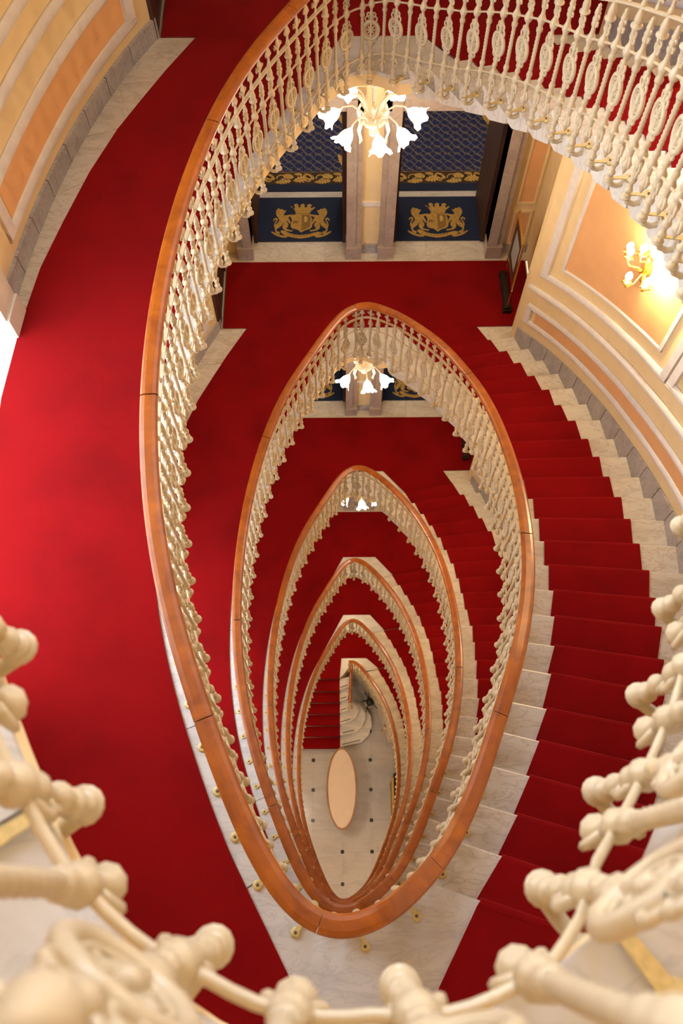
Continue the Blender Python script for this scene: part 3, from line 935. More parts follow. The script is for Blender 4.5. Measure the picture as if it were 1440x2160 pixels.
FLOW = ['partly hidden top flight of pale stone steps curving across the upper right corner', 'largest flight of pale marble steps down the right side, beside the outer wooden handrail',
        'second flight of marble steps seen inside the large handrail loop, right side', 'third flight of marble steps curving down inside the second handrail loop',
        'fourth flight of small marble steps deep in the well', 'lowest curved flight of tiny marble steps deep in the well at right']
for k in range(0, 6):
    fl = thing('stair_flight', FLOW[k], 'stairs', (W_[23][0], W_[23][1], ZF[k + 1]))
    inv = Vector((W_[23][0], W_[23][1], ZF[k + 1]))
    st = HK(k) / NST
    for i in range(1, NST):
        z = ZF[k] - st * i
        mb = MB(); vs = []; nprof = 0
        fsn = 6
        for f in np.linspace(0, 1, fsn):
            a = Vector(at_line(i, f)); b = Vector(at_line(i - 1, f))
            g = (b - a).length; u = (b - a) / g
            prof = [(0.004, 0), (-.004, -.006), (-.006, -.022), (.002, -.034), (.028, -.042), (.06, -st - .012), (.075, -st - .03), (.15, -st - .03), (g + .05, -.07), (g + .05, -.002), (g, 0)]
            nprof = len(prof)
            for du, dz in prof:
                vs.append((a.x + u.x * du, a.y + u.y * du, z + dz))
        fs = []
        for s_ in range(fsn - 1):
            for q in range(nprof):
                fs.append((s_ * nprof + q, (s_ + 1) * nprof + q, (s_ + 1) * nprof + (q + 1) % nprof, s_ * nprof + (q + 1) % nprof))
        fs.append(tuple(range(nprof))); fs.append(tuple((fsn - 1) * nprof + q for q in range(nprof)))
        vs = [(v[0] - inv.x, v[1] - inv.y, v[2] - inv.z) for v in vs]
        mb.add(vs, fs).build('step', 'marble_step', fl)
    # carpet runner over the steps
    mb = MB(); rows = []
    th = .014
    fr = .035
    for side in (I_, O_):
        row = []
        for i in range(0, NST):
            a = Vector(side[i]); z = ZF[k] - st * i
            if i == 0: d = (Vector(side[0]) - Vector(side[1])).normalized()
            else: d = (Vector(side[i - 1]) - a).normalized()
            if i > 0:
                b = Vector(side[i - 1]) + d * -.05
                row.append((b.x, b.y, z + th))          # foot of the riser above
            else:
                b = a + d * .045
                row.append((b.x, b.y, z + th + .0004))
            for du, dz in ((.03, th), (.008, th), (-.010, th - .006), (-.018, -.006), (-.018, -.024), (-.004, -.045), (.035, -st + .03)):
                row.append((a.x + d.x * du, a.y + d.y * du, z + dz))
            if i == NST - 1:
                row.append((a.x + d.x * .045, a.y + d.y * .045, z - st + th))
                row.append((a.x + d.x * -.03, a.y + d.y * -.03, z - st + th))
        rows.append(row)
    n = len(rows[0]); m = 7
    vs = []
    for f in np.linspace(0, 1, m):
        for a, b in zip(rows[0], rows[1]): vs.append(lerp(a, b, f))
    fs = [(j * n + q, j * n + q + 1, (j + 1) * n + q + 1, (j + 1) * n + q) for j in range(m - 1) for q in range(n - 1)]
    mb.add(vs, fs, 0, False)
    o = mb.build('stair_runner', ['carpet', 'carpet_edge'])
    so = o.modifiers.new('thick', 'SOLIDIFY'); so.thickness = .011; so.offset = -1 if sum(p.normal.z * p.area for p in o.data.polygons) > 0 else 1; so.material_offset_rim = 1
    # flat shading break at the noses
    tag(o, ['red stair runner on the partly hidden top flight, upper right', 'widest red stair runner on the large right-hand flight', 'red stair runner on the second flight, inside the large handrail loop',
            'red stair runner on the third flight, inside the second loop', 'red stair runner on the fourth flight deep in the well', 'narrow red stair runner on the lowest curved flight'][k], 'carpet')

GAL = ['red gallery carpet at camera level, under the blurred balusters', 'broad bright red gallery carpet down the left side of the photo', 'red gallery carpet one floor below, between the first and second handrail loops', 'red gallery carpet between the second and third handrail loops at left', 'narrow red gallery carpet between the third and fourth handrail loops', 'narrow red gallery carpet inside the fourth handrail loop']
LAN = ['dark red landing carpet at the far end of the camera floor', 'dark red landing carpet at the top edge, behind the balusters', 'dark red landing carpet before the two crested doormats, below the large chandelier', 'dark red landing carpet before the doors below the second chandelier', 'dark red landing carpet below the third ring of handrail', 'dark red landing carpet below the fourth ring of handrail', 'red landing carpet at the head of the lowest straight steps']
for k in range(0, 7):
    z0, z1 = ZF[k] + .0005, ZF[k] + .014
    if k < 6:
        near = [(I_[0][0] - .0, I_[0][1] - .0), (O_[0][0], O_[0][1]), (1.30, -.62), (1.15, -1.3), (-.85, -1.3)]
        d0 = (I_[0][0] - I_[1][0], I_[0][1] - I_[1][1]); l0 = math.hypot(*d0); b0 = (d0[0] / l0 * .028, d0[1] / l0 * .028)
        near[0] = (I_[0][0] + b0[0], I_[0][1] + b0[1]); near[1] = (O_[0][0] + b0[0], O_[0][1] + b0[1])
        poly = left_carpet_in + [(.37, YN)] + near + left_outer[::-1]
        o = MB().prism(poly, z0, z1, 0, 1).build('gallery_carpet', ['carpet', 'carpet_edge'])
        tag(o, GAL[k], 'carpet')
        poly = [(.73, YF + .003), (.03, YF + .003), (-1.21, YF + .003), (-1.52, YF + .003), (-1.52, 7.80), (2.50, 7.80), (2.50, 6.74), (1.77, 6.72), (1.93, 6.45), (1.10, 6.30)]
    else:
        poly = [(.73, 6.63), (-.03, 6.63), (-.09, 6.03), (-1.95, 6.03), (-1.9, 6.63), (-1.5, 6.63), (-1.52, 7.80), (2.50, 7.80), (2.50, 6.74), (1.77, 6.72), (1.93, 6.45), (1.10, 6.30)]
    o = MB().prism(poly, z0, z1, 0, 1).build('landing_carpet', ['carpet', 'carpet_edge'])
    tag(o, LAN[k], 'carpet')

# ------------------------------------------------------------------ balustrade parts
def ring(c, rx, rz, n=10):
    return [(c[0] + rx * math.cos(2 * PI * i / n), c[1], c[2] + rz * math.sin(2 * PI * i / n)) for i in range(n)]


def ornate():
    m = MB()
    prof = [(0, -.062), (.017, -.058), (.022, -.046), (.018, -.034), (.013, -.03), (.013, .0), (.020, .010), (.022, .022), (.013, .034), (.012, .085), (.019, .097), (.023, .112), (.022, .130), (.014, .143), (.020, .153), (.027, .170), (.020, .188), (.012, .198), (.012, .215), (.018, .225), (.017, .238), (.011, .248), (.010, .300), (.010, .47), (.011, .500), (.018, .512), (.017, .525), (.011, .537), (.011, .565), (.019, .574), (.026, .590), (.027, .602), (.022, .616), (.016, .630), (.012, .640), (.012, .712), (.020, .718), (.030, .726), (.030, .732), (.018, .738), (.021, .752), (.022, .768), (.017, .792), (.012, .812), (.011, .825)]
    m.lathe(prof, 14)
    # medallion
    c = (0, 0, .385)
    m.tube(ring(c, .062, .074, 24), .0125, 10, closed=True)
    m.tube(ring(c, .045, .055, 18), .006, 6, closed=True)
    m.sphere(c, .017, 8, 5)
    for i in range(8):
        a = 2 * PI * i / 8 + PI / 8
        d = Vector((math.cos(a), 0, math.sin(a) * 1.2)); e = Vector((-math.sin(a), 0, math.cos(a)))
        C = Vector(c)
        m.tube([C + d * .012, C + d * .03 + e * .010, C + d * .050, C + d * .03 - e * .010, C + d * .012], .0042, 5)
    for dx, dz, r in ((0, .105, .019), (-.030, .090, .017), (.030, .090, .017), (-.022, .128, .012), (.022, .128, .012)):
        m.tube(ring((dx, 0, .385 + dz), r, r * 1.25, 10), .0065, 6, closed=True)
    for dx, dz, r in ((-.028, -.085, .015), (.028, -.085, .015), (0, -.10, .013)):
        m.tube(ring((dx, 0, .385 + dz), r, r * 1.2, 9), .0065, 6, closed=True)
    m.lathe([(0, .225), (.014, .238), (.026, .262), (.022, .285), (.012, .30)], 8, sy=.55)
    # curls over the middle rod and leaf wings under the lower rod
    for s in (-1, 1):
        m.tube(ring((s * .017, 0, .696), .0115, .015, 9), .0058, 6, closed=True)
        m.tube(ring((s * .018, 0, .663), .0115, .015, 9), .0058, 6, closed=True)
        m.tube([(s * .008, 0, .138), (s * .022, 0, .128), (s * .031, 0, .108), (s * .033, 0, .090), (s * .024, 0, .080)], [.007, .009, .009, .008, .006], 6)
        m.tube([(s * .010, 0, .085), (s * .019, 0, .072), (s * .023, 0, .052), (s * .014, 0, .042)], [.008, .008, .007, .005], 6)
    # foot: round knob and hooked arm that goes back to the side of the slab
    m.sphere((0, -.004, -.080), .0225, 16, 10, (1, 1, .7))
    m.lathe([(.020, -.007), (.028, -.004), (.028, .004), (.020, .007)], 14, (0, -.004, -.090))
    m.tube([(0, -.004, -.085), (0, .018, -.128), (0, .052, -.142), (0, .085, -.130), (0, .100, -.112)], [.014, .015, .014, .013, .012], 8)
    m.sphere((0, .092, -.108), .018, 8, 6)
    return m


def twisted():
    m = MB()
    m.lathe([(0, -.005), (.008, .008), (.014, .028), (.025, .052), (.027, .062), (.016, .078), (.013, .095), (.014, .145), (.021, .155), (.026, .170), (.020, .187), (.014, .2), (.016, .215), (.020, .230), (.016, .245), (.014, .25)], 10)
    n = 56; seg = 10; vs = []
    for i in range(n):
        z = .248 + (.522 - .248) * i / (n - 1); a0 = i * .40
        for q in range(seg):
            a = 2 * PI * q / seg; r = .0125 * (1 + .13 * math.cos(3 * (a - a0)))
            vs.append((r * math.cos(a), r * math.sin(a), z))
    m.add(vs, [(i * seg + q, i * seg + (q + 1) % seg, (i + 1) * seg + (q + 1) % seg, (i + 1) * seg + q) for i in range(n - 1) for q in range(seg)], 0, True)
    m.lathe([(.014, .518), (.019, .525), (.021, .540), (.014, .555), (.018, .578), (.026, .592), (.026, .604), (.018, .622), (.013, .637), (.012, .665), (.018, .678), (.020, .690), (.013, .702), (.020, .716), (.013, .728), (.018, .742), (.012, .754), (.015, .766), (.009, .776), (.011, .786), (0, .800)], 10)
    for s in (-1, 1):
        m.tube([(s * .010, 0, .112), (s * .020, 0, .100), (s * .030, 0, .082), (s * .033, 0, .064), (s * .025, 0, .056)], [.008, .009, .009, .008, .006], 6)
        m.tube([(s * .010, 0, .700), (s * .026, 0, .705), (s * .030, 0, .690), (s * .020, 0, .684)], .007, 6)
        m.tube([(s * .010, 0, .735), (s * .024, 0, .742), (s * .027, 0, .728)], .006, 6)
    return m


def arrow_head():
    m = MB()
    m.lathe([(.010, .815), (.016, .832), (.012, .848), (.009, .862), (.010, .895), (.016, .902)], 8)
    m.lathe([(.010, .900), (.036, .908), (.032, .925), (.018, .948), (.008, .972), (.004, .99)], 8, sy=.45)
    return m


def lily_head():
    m = MB()
    m.lathe([(.010, .815), (.016, .832), (.012, .848), (.009, .862), (.012, .875), (.018, .895), (.020, .92), (.012, .95), (.004, .99)], 8, sy=.6)
    for s in (-1, 1):
        m.tube([(s * .006, 0, .872), (s * .022, 0, .890), (s * .036, 0, .912), (s * .044, 0, .900), (s * .038, 0, .884)], [.007, .009, .010, .008, .006], 6)
    return m


def bracket():
    m = MB()
    m.lathe([(.016, -.006), (.019, -.004), (.019, .020), (.016, .022)], 10, (0, 0, 0))
    m.add([(-.007, .01, .006), (.007, .01, .006), (.013, .135, .006), (-.013, .135, .006), (-.007, .01, .014), (.007, .01, .014), (.013, .135, .012), (-.013, .135, .012)], [(0, 3, 2, 1), (4, 5, 6, 7), (0, 1, 5, 4), (1, 2, 6, 5), (2, 3, 7, 6), (3, 0, 4, 7)])
    m.lathe([(.027, .0), (.028, .004), (.026, .011), (.012, .013), (.009, .012)], 14, (0, .15, 0))
    m.lathe([(0, .0125), (.009, .0145), (.008, .0155), (0, .016)], 8, (0, .15, 0), mi=1)
    return m


ME_A = ornate().mesh('ornate_baluster', ['iron_cream'])
ME_B = twisted().mesh('twisted_baluster', ['iron_cream'])
ME_H1 = arrow_head().mesh('arrow_finial', ['iron_cream'])
ME_H2 = lily_head().mesh('lily_finial', ['iron_cream'])
ME_BR = bracket().mesh('floor_bracket', ['brass_cream', 'screw_dark'])
RAILP = [(-.036, -.030), (-.047, -.026), (-.048, -.014), (-.038, -.004), (-.02, 0), (.02, 0), (.038, -.004), (.048, -.014), (.047, -.026), (.036, -.030), (.032, -.046), (.026, -.062), (-.026, -.062), (-.032, -.046)]
INSET = .008


def inset(k, t):
    if k: return INSET
    x, y = plan(t)
    o = float(np.interp(float(x), [-.4, -.29, -.2, -.14, .03, .11, .2, .27, .33], [.03, .027, .010, -.004, -.003, .017, .028, .02, 0]))
    f = min(1.0, max(0.0, (1.1 - float(y)) / .6))
    return -(o * f - INSET * (1 - f))


BAL = ['blurred cream iron balustrade in the foreground whose flight sweeps across the upper right corner', 'largest complete balustrade, cream iron under the broad orange outer handrail loop', 'second balustrade down, its handrail loop peaking below the red landing at mid-height',
       'third balustrade down, its brown handrail loop peaking just above the middle', 'fourth balustrade down, small handrail loop with cream fringe', 'lowest full handrail loop around the oval table and marble hall floor']
for k in range(0, 6):
    root = thing('balustrade', BAL[k], 'balustrade', (float(CX[0]), float(CY[0]), ZF[k]))
    ox, oy, oz = root.location

    def path(t0, t1, h, off, n):
        ts = np.linspace(t0, t1, n); out = []; nr = []
        for t in ts:
            x, y = plan(t, -inset(k, t) if off == -INSET else off); out.append((float(x) - ox, float(y) - oy, railz(k, t) + h - oz)); nr.append(nrm(t))
        return out, nr
    # handrail in jointed lengths
    nsec = 11
    for i in range(nsec):
        g = .0012
        p, nr = path(2 * PI * i / nsec + g, 2 * PI * (i + 1) / nsec - g, 0, 0, 26)
        MB().sweep(p, nr, RAILP, smooth=False).build('handrail_length', 'wood_rail', root)
    p, nr = path(0, 2 * PI, -.885 , -INSET, 260)
    MB().sweep(p, nr, [(.0075 * math.cos(a), .0075 * math.sin(a)) for a in np.linspace(0, 2 * PI, 9)[:-1]], smooth=True).build('lower_rod', 'iron_cream', root)
    p, nr = path(0, 2 * PI, -.45, -INSET, 260)
    MB().sweep(p, nr, [(.0075 * math.cos(a), .0075 * math.sin(a)) for a in np.linspace(0, 2 * PI, 9)[:-1]], smooth=True).build('middle_rod', 'iron_cream', root)
    p, nr = path(0, 2 * PI, -.23, -INSET, 260)
    MB().sweep(p, nr, [(-.013, -.006), (.013, -.006), (.013, .006), (-.013, .006)]).build('upper_bar', 'iron_cream', root)
    p, nr = path(0, 2 * PI, -.066, -.0, 200)
    MB().sweep(p, nr, [(-.022, -.006), (.022, -.006), (.022, .004), (-.022, .004)]).build('core_rail', 'iron_cream', root)
    # positions of balusters
    aref = float(ARC[np.argmin((CX - .32) ** 2 + (CY + .02) ** 2)])
    nA = int((aref - .06) / .256) + 1
    TA = [t_of_arc(aref - .256 * i) for i in range(nA)][::-1]
    TA += [t_of_arc(float(np.interp(TE[i], TT, ARC)) + .085) for i in range(NST)]
    last = float(np.interp(TA[-1], TT, ARC)); first = float(np.interp(TA[0], TT, ARC)) + ARC[-1]
    m_ = max(1, round((first - last) / .25))
    for q in range(1, m_):
        a_ = last + (first - last) * q / m_
        if a_ < ARC[-1] - .01: TA.append(t_of_arc(a_))
        else: TA.insert(0, t_of_arc(a_ - ARC[-1])); nA += 1
    TB = []
    for i in range(len(TA)):
        a_ = float(np.interp(TA[i], TT, ARC)); b_ = float(np.interp(TA[i + 1], TT, ARC)) if i + 1 < len(TA) else float(np.interp(TA[0], TT, ARC)) + ARC[-1]
        TB.append(t_of_arc(min((a_ + b_) / 2, ARC[-1] - .005)))
    for j, (t, kind) in enumerate([(t, 0) for t in TA] + [(t, 1) for t in TB]):
        x, y = plan(t, -inset(k, t)); z = railz(k, t)
        nx, ny = nrm(t); rz = math.atan2(ny, nx) - PI / 2
        loc = (float(x) - ox, float(y) - oy, z - RH - oz)
        bo = link('ornate_baluster' if kind == 0 else 'twisted_baluster', ME_A if kind == 0 else ME_B, root, loc, rz)
        link('lily_finial' if kind else 'arrow_finial', ME_H2 if kind else ME_H1, bo)
        if kind == 0:
            if j < nA: zb = ZF[k]
            else:
                i = j - nA; zb = ZF[k] - HK(k) / NST * min(i + 1, NST)
            br = link('floor_bracket', ME_BR, bo, (0, 0, zb + .001 - oz - loc[2]))
            if j >= nA: br.scale = (1, .72, 1)

# ------------------------------------------------------------------ chandeliers
def shade_mesh():
    m = MB()
    prof = [(.012, .0), (.020, .012), (.040, .035), (.052, .065), (.056, .09), (.066, .115), (.088, .135)]
    seg = 20; vs = []
    for r, z in prof:
        for q in range(seg):
            a = 2 * PI * q / seg
            w_ = (z / .135) ** 3
            rr = r * (1 + .16 * w_ * math.cos(5 * a)); zz = z + .018 * w_ * math.cos(5 * a + 1)
            vs.append((rr * math.cos(a), rr * math.sin(a), zz))
    fs = [(i * seg + q, i * seg + (q + 1) % seg, (i + 1) * seg + (q + 1) % seg, (i + 1) * seg + q) for i in range(len(prof) - 1) for q in range(seg)]
    m.add(vs, fs, 0, True)
    m.sphere((0, 0, .06), .03, 8, 6, (1, 1, 1.3))
    return m.mesh('flower_shade', ['lamp_glass'])


ME_SH = shade_mesh()


def chandelier(loc, label):
    root = thing('chandelier', label, 'chandelier', loc, 0, 'flower-glass chandeliers')
    st = MB()
    st.lathe([(0, 0), (.05, -.005), (.06, -.03), (.045, -.05), (.016, -.06), (.012, -.085), (.03, -.10), (.055, -.135), (.05, -.17), (.02, -.19), (.009, -.20), (.009, -.35)], 14)
    st.build('canopy', 'lamp_cream', root)
    st = MB()
    st.lathe([(.009, -.25), (.009, -.44), (.02, -.45), (.05, -.47), (.062, -.50), (.04, -.53), (.02, -.545), (.03, -.56), (.045, -.59), (.035, -.625), (.012, -.65), (0, -.665)], 14)
    st.build('stem', 'lamp_cream', root)
    MB().lathe([(.10, -.44), (.115, -.445), (.12, -.46), (.11, -.475), (.06, -.49), (.05, -.47)], 20).build('bowl', 'lamp_cream', root)
    angs = [0, 58, 122, 180, 228, 276, 314]
    for i, ad in enumerate(angs):
        a = math.radians(ad)
        d = Vector((math.cos(a), math.sin(a), 0))
        top = .12
        R_ = .32
        pts = [d * .06 + Vector((0, 0, -.46)), d * .12 + Vector((0, 0, -.36)), d * .20 + Vector((0, 0, -.30)), d * (R_ - .03) + Vector((0, 0, -.31)), d * R_ + Vector((0, 0, -.35))]
        arm = MB().tube(pts, [.010, .009, .008, .008, .009], 7)
        ao = arm.build('arm', 'lamp_cream', root)
        s = link('flower_shade', ME_SH, ao, pts[-1])
        s.scale = (1.2, 1.2, 1.2)
        dirv = (d * .8 + Vector((0, 0, -.55))).normalized()
        s.rotation_euler = dirv.to_track_quat('Z', 'Y').to_euler()
    for i in range(8):       # leaves: upright fronds and hanging curls
        a = 2 * PI * i / 8
        d = Vector((math.cos(a), math.sin(a), 0))
        lf = MB()
        if i % 2 == 0: pts = [d * .03 + Vector((0, 0, -.44)), d * .08 + Vector((0, 0, -.28)), d * .15 + Vector((0, 0, -.18)), d * .21 + Vector((0, 0, -.17))]
        else: pts = [d * .08 + Vector((0, 0, -.42)), d * .16 + Vector((0, 0, -.36)), d * .20 + Vector((0, 0, -.47)), d * .17 + Vector((0, 0, -.58)), d * .19 + Vector((0, 0, -.62))]
        lf.tube(pts, [.008] + [.024] * (len(pts) - 2) + [.004], 7, flat=.28)
        lf.build('leaf', 'lamp_cream', root)
    ld = bpy.data.lights.new('chandelier_light', 'POINT'); ld.energy = LAMP_W; ld.color = (1.0, .82, .58); ld.shadow_soft_size = .25
    link('light', ld, root, (0, 0, -.95))
    for ch in root.children:
        if not ch.name.startswith('canopy'): ch.location.z -= .09
    return root


CHL = ['largest lit chandelier of white flower shades, over the crested doormats', 'second lit flower chandelier, over the landing below', 'third chandelier, only its glowing shade tips showing inside the third handrail loop', 'chandelier over the fourth landing down', 'chandelier over the lowest landing']
c0 = chandelier((.33, 6.74, ZF[1] - .33), CHL[0])
for j, k in enumerate((2, 3, 4, 5)):
    copy_thing(c0, (.33, (6.74, 6.86, 7.38, 7.38)[j], ZF[k] - .33 + (0 if j < 2 else 0)), CHL[j + 1])  # last two sit back unseen, added to light the lower landings

# ------------------------------------------------------------------ wall lamps
def sconce(loc, inward, label):
    rz = math.atan2(inward[1], inward[0]) - PI / 2
    root = thing('wall_sconce', label, 'wall lamp', loc, rz, 'gilt wall sconces')      # local +y points into the room
    bp = MB()
    bp.lathe([(.0, .03), (.035, .03), (.05, .018), (.06, .0)], 12, (0, 0, 0), 1, 1.7, axis='y')
    bp.tube([(0, .03, -.09), (0, .03, .10), (0, .05, .14)], [.02, .03, .006], 8)
    for s in (-1, 1):
        bp.tube([(0, .02, -.05), (s * .05, .03, -.09), (s * .03, .03, -.14), (0, .03, -.16)], [.012, .016, .012, .006], 7)
        bp.tube([(0, .02, .06), (s * .05, .03, .10), (s * .06, .03, .15), (s * .035, .03, .16)], [.012, .014, .010, .006], 7)
    bp.build('back_plate', 'gilt', root)
    for ax, ay, az in ((-.20, .12, 0), (.20, .12, 0), (-.07, .22, -.05), (.07, .20, .10), (0, .14, .2)):
        arm = MB()
        arm.tube([(0, .03, -.04), (ax * .35, ay * .45, az - .10), (ax * .8, ay * .85, az - .09), (ax, ay, az - .02)], [.011, .010, .009, .010], 7)
        arm.lathe([(.008, -.02), (.030, .0), (.042, .016), (.030, .02), (.012, .02)], 10, (ax, ay, az))
        for q in range(5):
            a = 2 * PI * q / 5
            arm.tube([(ax + .02 * math.cos(a), ay + .02 * math.sin(a), az + .005), (ax + .042 * math.cos(a), ay + .042 * math.sin(a), az + .022), (ax + .05 * math.cos(a), ay + .05 * math.sin(a), az + .005)], [.008, .008, .004], 5)
        ao = arm.build('arm', 'gilt', root)
        MB().lathe([(.012, .02), (.013, .035), (.026, .055), (.033, .08), (.026, .108), (.010, .13), (0, .137)], 12, (ax, ay, az)).build('bulb', 'bulb', ao)
    ld = bpy.data.lights.new('sconce_light', 'POINT'); ld.energy = SCONCE_W; ld.color = (1.0, .76, .42); ld.shadow_soft_size = .06
    link('light', ld, root, (-.14, .085, .20))
    return root


(sx, sy), sn = wall_pt(math.acos((4.98 - WCY) / WB))
s0 = sconce((sx + sn[0] * .01, sy + sn[1] * .01, ZF[1] - .93), sn, 'gilt wall sconce with glowing bulbs on the orange panel at right')
for k in (2, 3, 4):
    c = copy_thing(s0, (sx + sn[0] * .01, sy + sn[1] * .01, ZF[k] - .93), 'gilt wall sconce on the right wall %s' % ['one floor further down', 'two floors further down', 'three floors further down'][k - 2])
copy_thing(s0, (sx + sn[0] * .01, sy + sn[1] * .01, ZF[0] - .93), 'gilt wall sconce beside the top flight, above the frame')

# ------------------------------------------------------------------ sign stands on the landings
def sign_stand(loc, label):
    root = thing('sign_stand', label, 'sign stand', loc, 0, 'framed sign stands')
    b = MB()
    b.prism([(-.05, -.33), (.05, -.33), (.058, -.28), (.045, -.2), (.045, .2), (.058, .28), (.05, .33), (-.05, .33), (-.058, .28), (-.045, .2), (-.045, -.2), (-.058, -.28)], 0, .055)
    b.prism([(-.035, -.30), (.035, -.30), (.03, .30), (-.03, .30)], .055, .075)
    b.build('base', 'black', root)
    for s in (-1, 1):
        MB().lathe([(.014, .07), (.02, .08), (.012, .10), (.010, .35), (.014, .37), (.010, .39), (.010, 1.18), (.018, 1.20), (.014, 1.22), (0, 1.24)], 8, (0, s * .26, 0)).build('post', 'brass', root)
    f = MB()
    f.box(-.012, .012, -.26, -.22, .42, 1.16).box(-.012, .012, .22, .26, .42, 1.16).box(-.012, .012, -.22, .22, .42, .46).box(-.012, .012, -.22, .22, 1.12, 1.16)
    f.build('frame', 'brass', root)
    MB().box(-.006, .006, -.22, .22, .46, 1.12).build('board', 'wood_dark', root)
    MB().box(-.0075, -.006, -.15, .15, .58, 1.0).build('notice_sheet', 'white_paper', root)
    return root


s1 = sign_stand((2.18, 7.25, ZF[2] + .014), 'framed brass sign on black base at right end of the landing under the large chandelier')
copy_thing(s1, (2.18, 7.25, ZF[3] + .014), 'framed brass sign on black base one landing lower, mostly hidden by the second balustrade')

# ------------------------------------------------------------------ ground floor hall
gf = struct('floor', MB().box(-3.6, 3.6, -2.4, 8.5, ZG - .1, ZG - .012), 'grout')
LX0, LY0, LS = -.91, 3.76, .868
for i in range(-3, 6):
    for j in range(-3, 8):
        x, y = LX0 + i * LS, LY0 - j * LS
        MB().box(x + .0015, x + LS - .0015, y - LS + .0015, y - .0015, ZG - .012, ZG).build('marble_tile', 'marble_floor', gf)
        if -3 < i < 5 and -3 < j < 7:
            MB().box(x - .05, x + .05, y - .05, y + .05, ZG - .004, ZG + .0012).build('black_inset', 'black_stone', gf)
for (lx, ly) in ((-1.75, 2.6), (.1, -1.05)):
    cl = thing('added_ceiling_lamp', 'round hall ceiling lamp under the lowest gallery, %s' % ('left side' if lx < 0 else 'near end' if lx < 1 else 'right side'), 'lamp', (lx, ly, ZF[5] - .16))  # added fill lamps for the dark hall, hidden beneath the gallery
    MB().lathe([(.0, 0), (.2, 0), (.2, -.03), (.19, -.03)], 16).build('rim', 'brass', cl)
    MB().lathe([(.19, -.03), (.16, -.08), (.08, -.11), (0, -.12)], 16).build('shade', 'lamp_glass', cl)
    ld = bpy.data.lights.new('added_ceiling_light', 'POINT'); ld.energy = 115; ld.color = (1, .95, .92); ld.shadow_soft_size = .2
    link('light', ld, cl, (0, 0, -.35))
# curved dado wall under the lowest flight
ts = np.linspace(5.02, 2 * PI, 30)
inn = [tuple(map(float, plan(t, .03))) for t in ts]; out = [tuple(map(float, plan(t, .20))) for t in ts]
mb = MB()
for i in range(29):
    za = railz(5, ts[i]) - RH - .12; zb = railz(5, ts[i + 1]) - RH - .12
    a, b, c, d = inn[i], inn[i + 1], out[i + 1], out[i]
    vs = [(*a, ZG), (*b, ZG), (*c, ZG), (*d, ZG), (*a, za), (*b, zb), (*c, zb), (*d, za)]
    mb.add(vs, [(4, 5, 6, 7), (0, 1, 5, 4), (2, 3, 7, 6)] + ([(3, 0, 4, 7)] if i == 0 else []) + ([(1, 2, 6, 5)] if i == 28 else []))
struct('wall_right', mb, 'marble_step')
# straight lower steps
ls = thing('stair_flight', 'short straight flight of rounded marble steps down to the hall floor', 'stairs', (-1, 5, ZG))
LY = [6.03, 5.69, 5.38, 5.07, 4.75, 4.44, 4.12]
RE = {1: [(.19, 5.79), (.22, 5.95), (.22, 6.1)], 2: [(.14, 5.46), (.19, 5.62), (.2, 5.8)], 3: [(.13, 5.14), (.2, 5.22), (.24, 5.32), (.2, 5.5)],
      4: [(.26, 4.85), (.40, 4.95), (.47, 5.12), (.44, 5.28), (.3, 5.42), (.2, 5.45)], 5: [(.38, 4.54), (.58, 4.70), (.70, 4.96), (.66, 5.2), (.5, 5.38), (.3, 5.45)], 6: [(.56, 4.27), (.78, 4.47), (.89, 4.76), (.86, 5.08), (.68, 5.34), (.4, 5.5)]}
for j in range(1, 7):
    z = ZF[6] - j * .165
    y = LY[j]
    poly = [(-2.25, y - .02), (-.7, y + .0), (-.09, y + .01)] + RE[j] + [(.0, 6.04), (-2.25, 6.04)]
    MB().prism([(p[0] + 1, p[1] - 5) for p in poly], 0.0, z - .03 - ZG).prism([(p[0] * 1.0 + 1, (p[1] - (.012 if p[1] < 6 else 0)) - 5) for p in poly], z - .03 - ZG, z - ZG).build('step', 'marble_white', ls)
    xs = .16 if j < 4 else .2 + .14 * (j - 3)
    e = RE[j][0]
    sl = (e[1] - y) / (e[0] + .09)
    x0, x1 = -.07 + (.05 if j > 4 else 0), min(e[0] - .03, .9)
    vs = []
    for x in (x0, x1):
        yy = y + .01 + sl * (x + .09) + .045
        for a, b in ((0, 0), (.022, 0), (.022, .003), (0, .003)): vs.append((x + 1, yy + a - 5, z + b - ZG))
    MB().add(vs, [(0, 1, 5, 4), (1, 2, 6, 5), (2, 3, 7, 6), (3, 0, 4, 7), (0, 3, 2, 1), (4, 5, 6, 7)]).build('tread_strip', 'black', ls)
rn = MB(); prof = [(6.08, ZF[6] + .012)]
for j in range(0, 7):
    z = ZF[6] - j * .165; y = LY[j]
    prof += [(y, z + .012), (y - .026, z + .004), (y - .028, z - .02), (y - .014, z - .05), (y - .014, z - .15)]
    if j < 6: prof += [(y - .02, z - .165 + .012)]
prof += [(LY[6] - .02, ZG + .012), (LY[6] - .03, ZG + .002)]
n = len(prof); vs = []
for x in (-2.0, -1.5, -1.0, -.5, -.09):
    for y, z in prof: vs.append((x, y, z))
rn.add(vs, [(a * n + q, a * n + q + 1, (a + 1) * n + q + 1, (a + 1) * n + q) for a in range(4) for q in range(n - 1)])
o = rn.build('stair_runner', ['carpet', 'carpet_edge'])
so = o.modifiers.new('thick', 'SOLIDIFY'); so.thickness = .010; so.offset = -1 if sum(p.normal.z * p.area for p in o.data.polygons) > 0 else 1
tag(o, 'red runner on the short straight steps down to the hall floor', 'carpet')
for j in range(0, 6):
    z = ZF[6] - (j + 1) * .165; y = LY[j]
    MB().tube([(-2.02, y - .028, z + .024), (-.07, y - .028, z + .024)], .007, 6).build('stair_rod', 'steel', o)
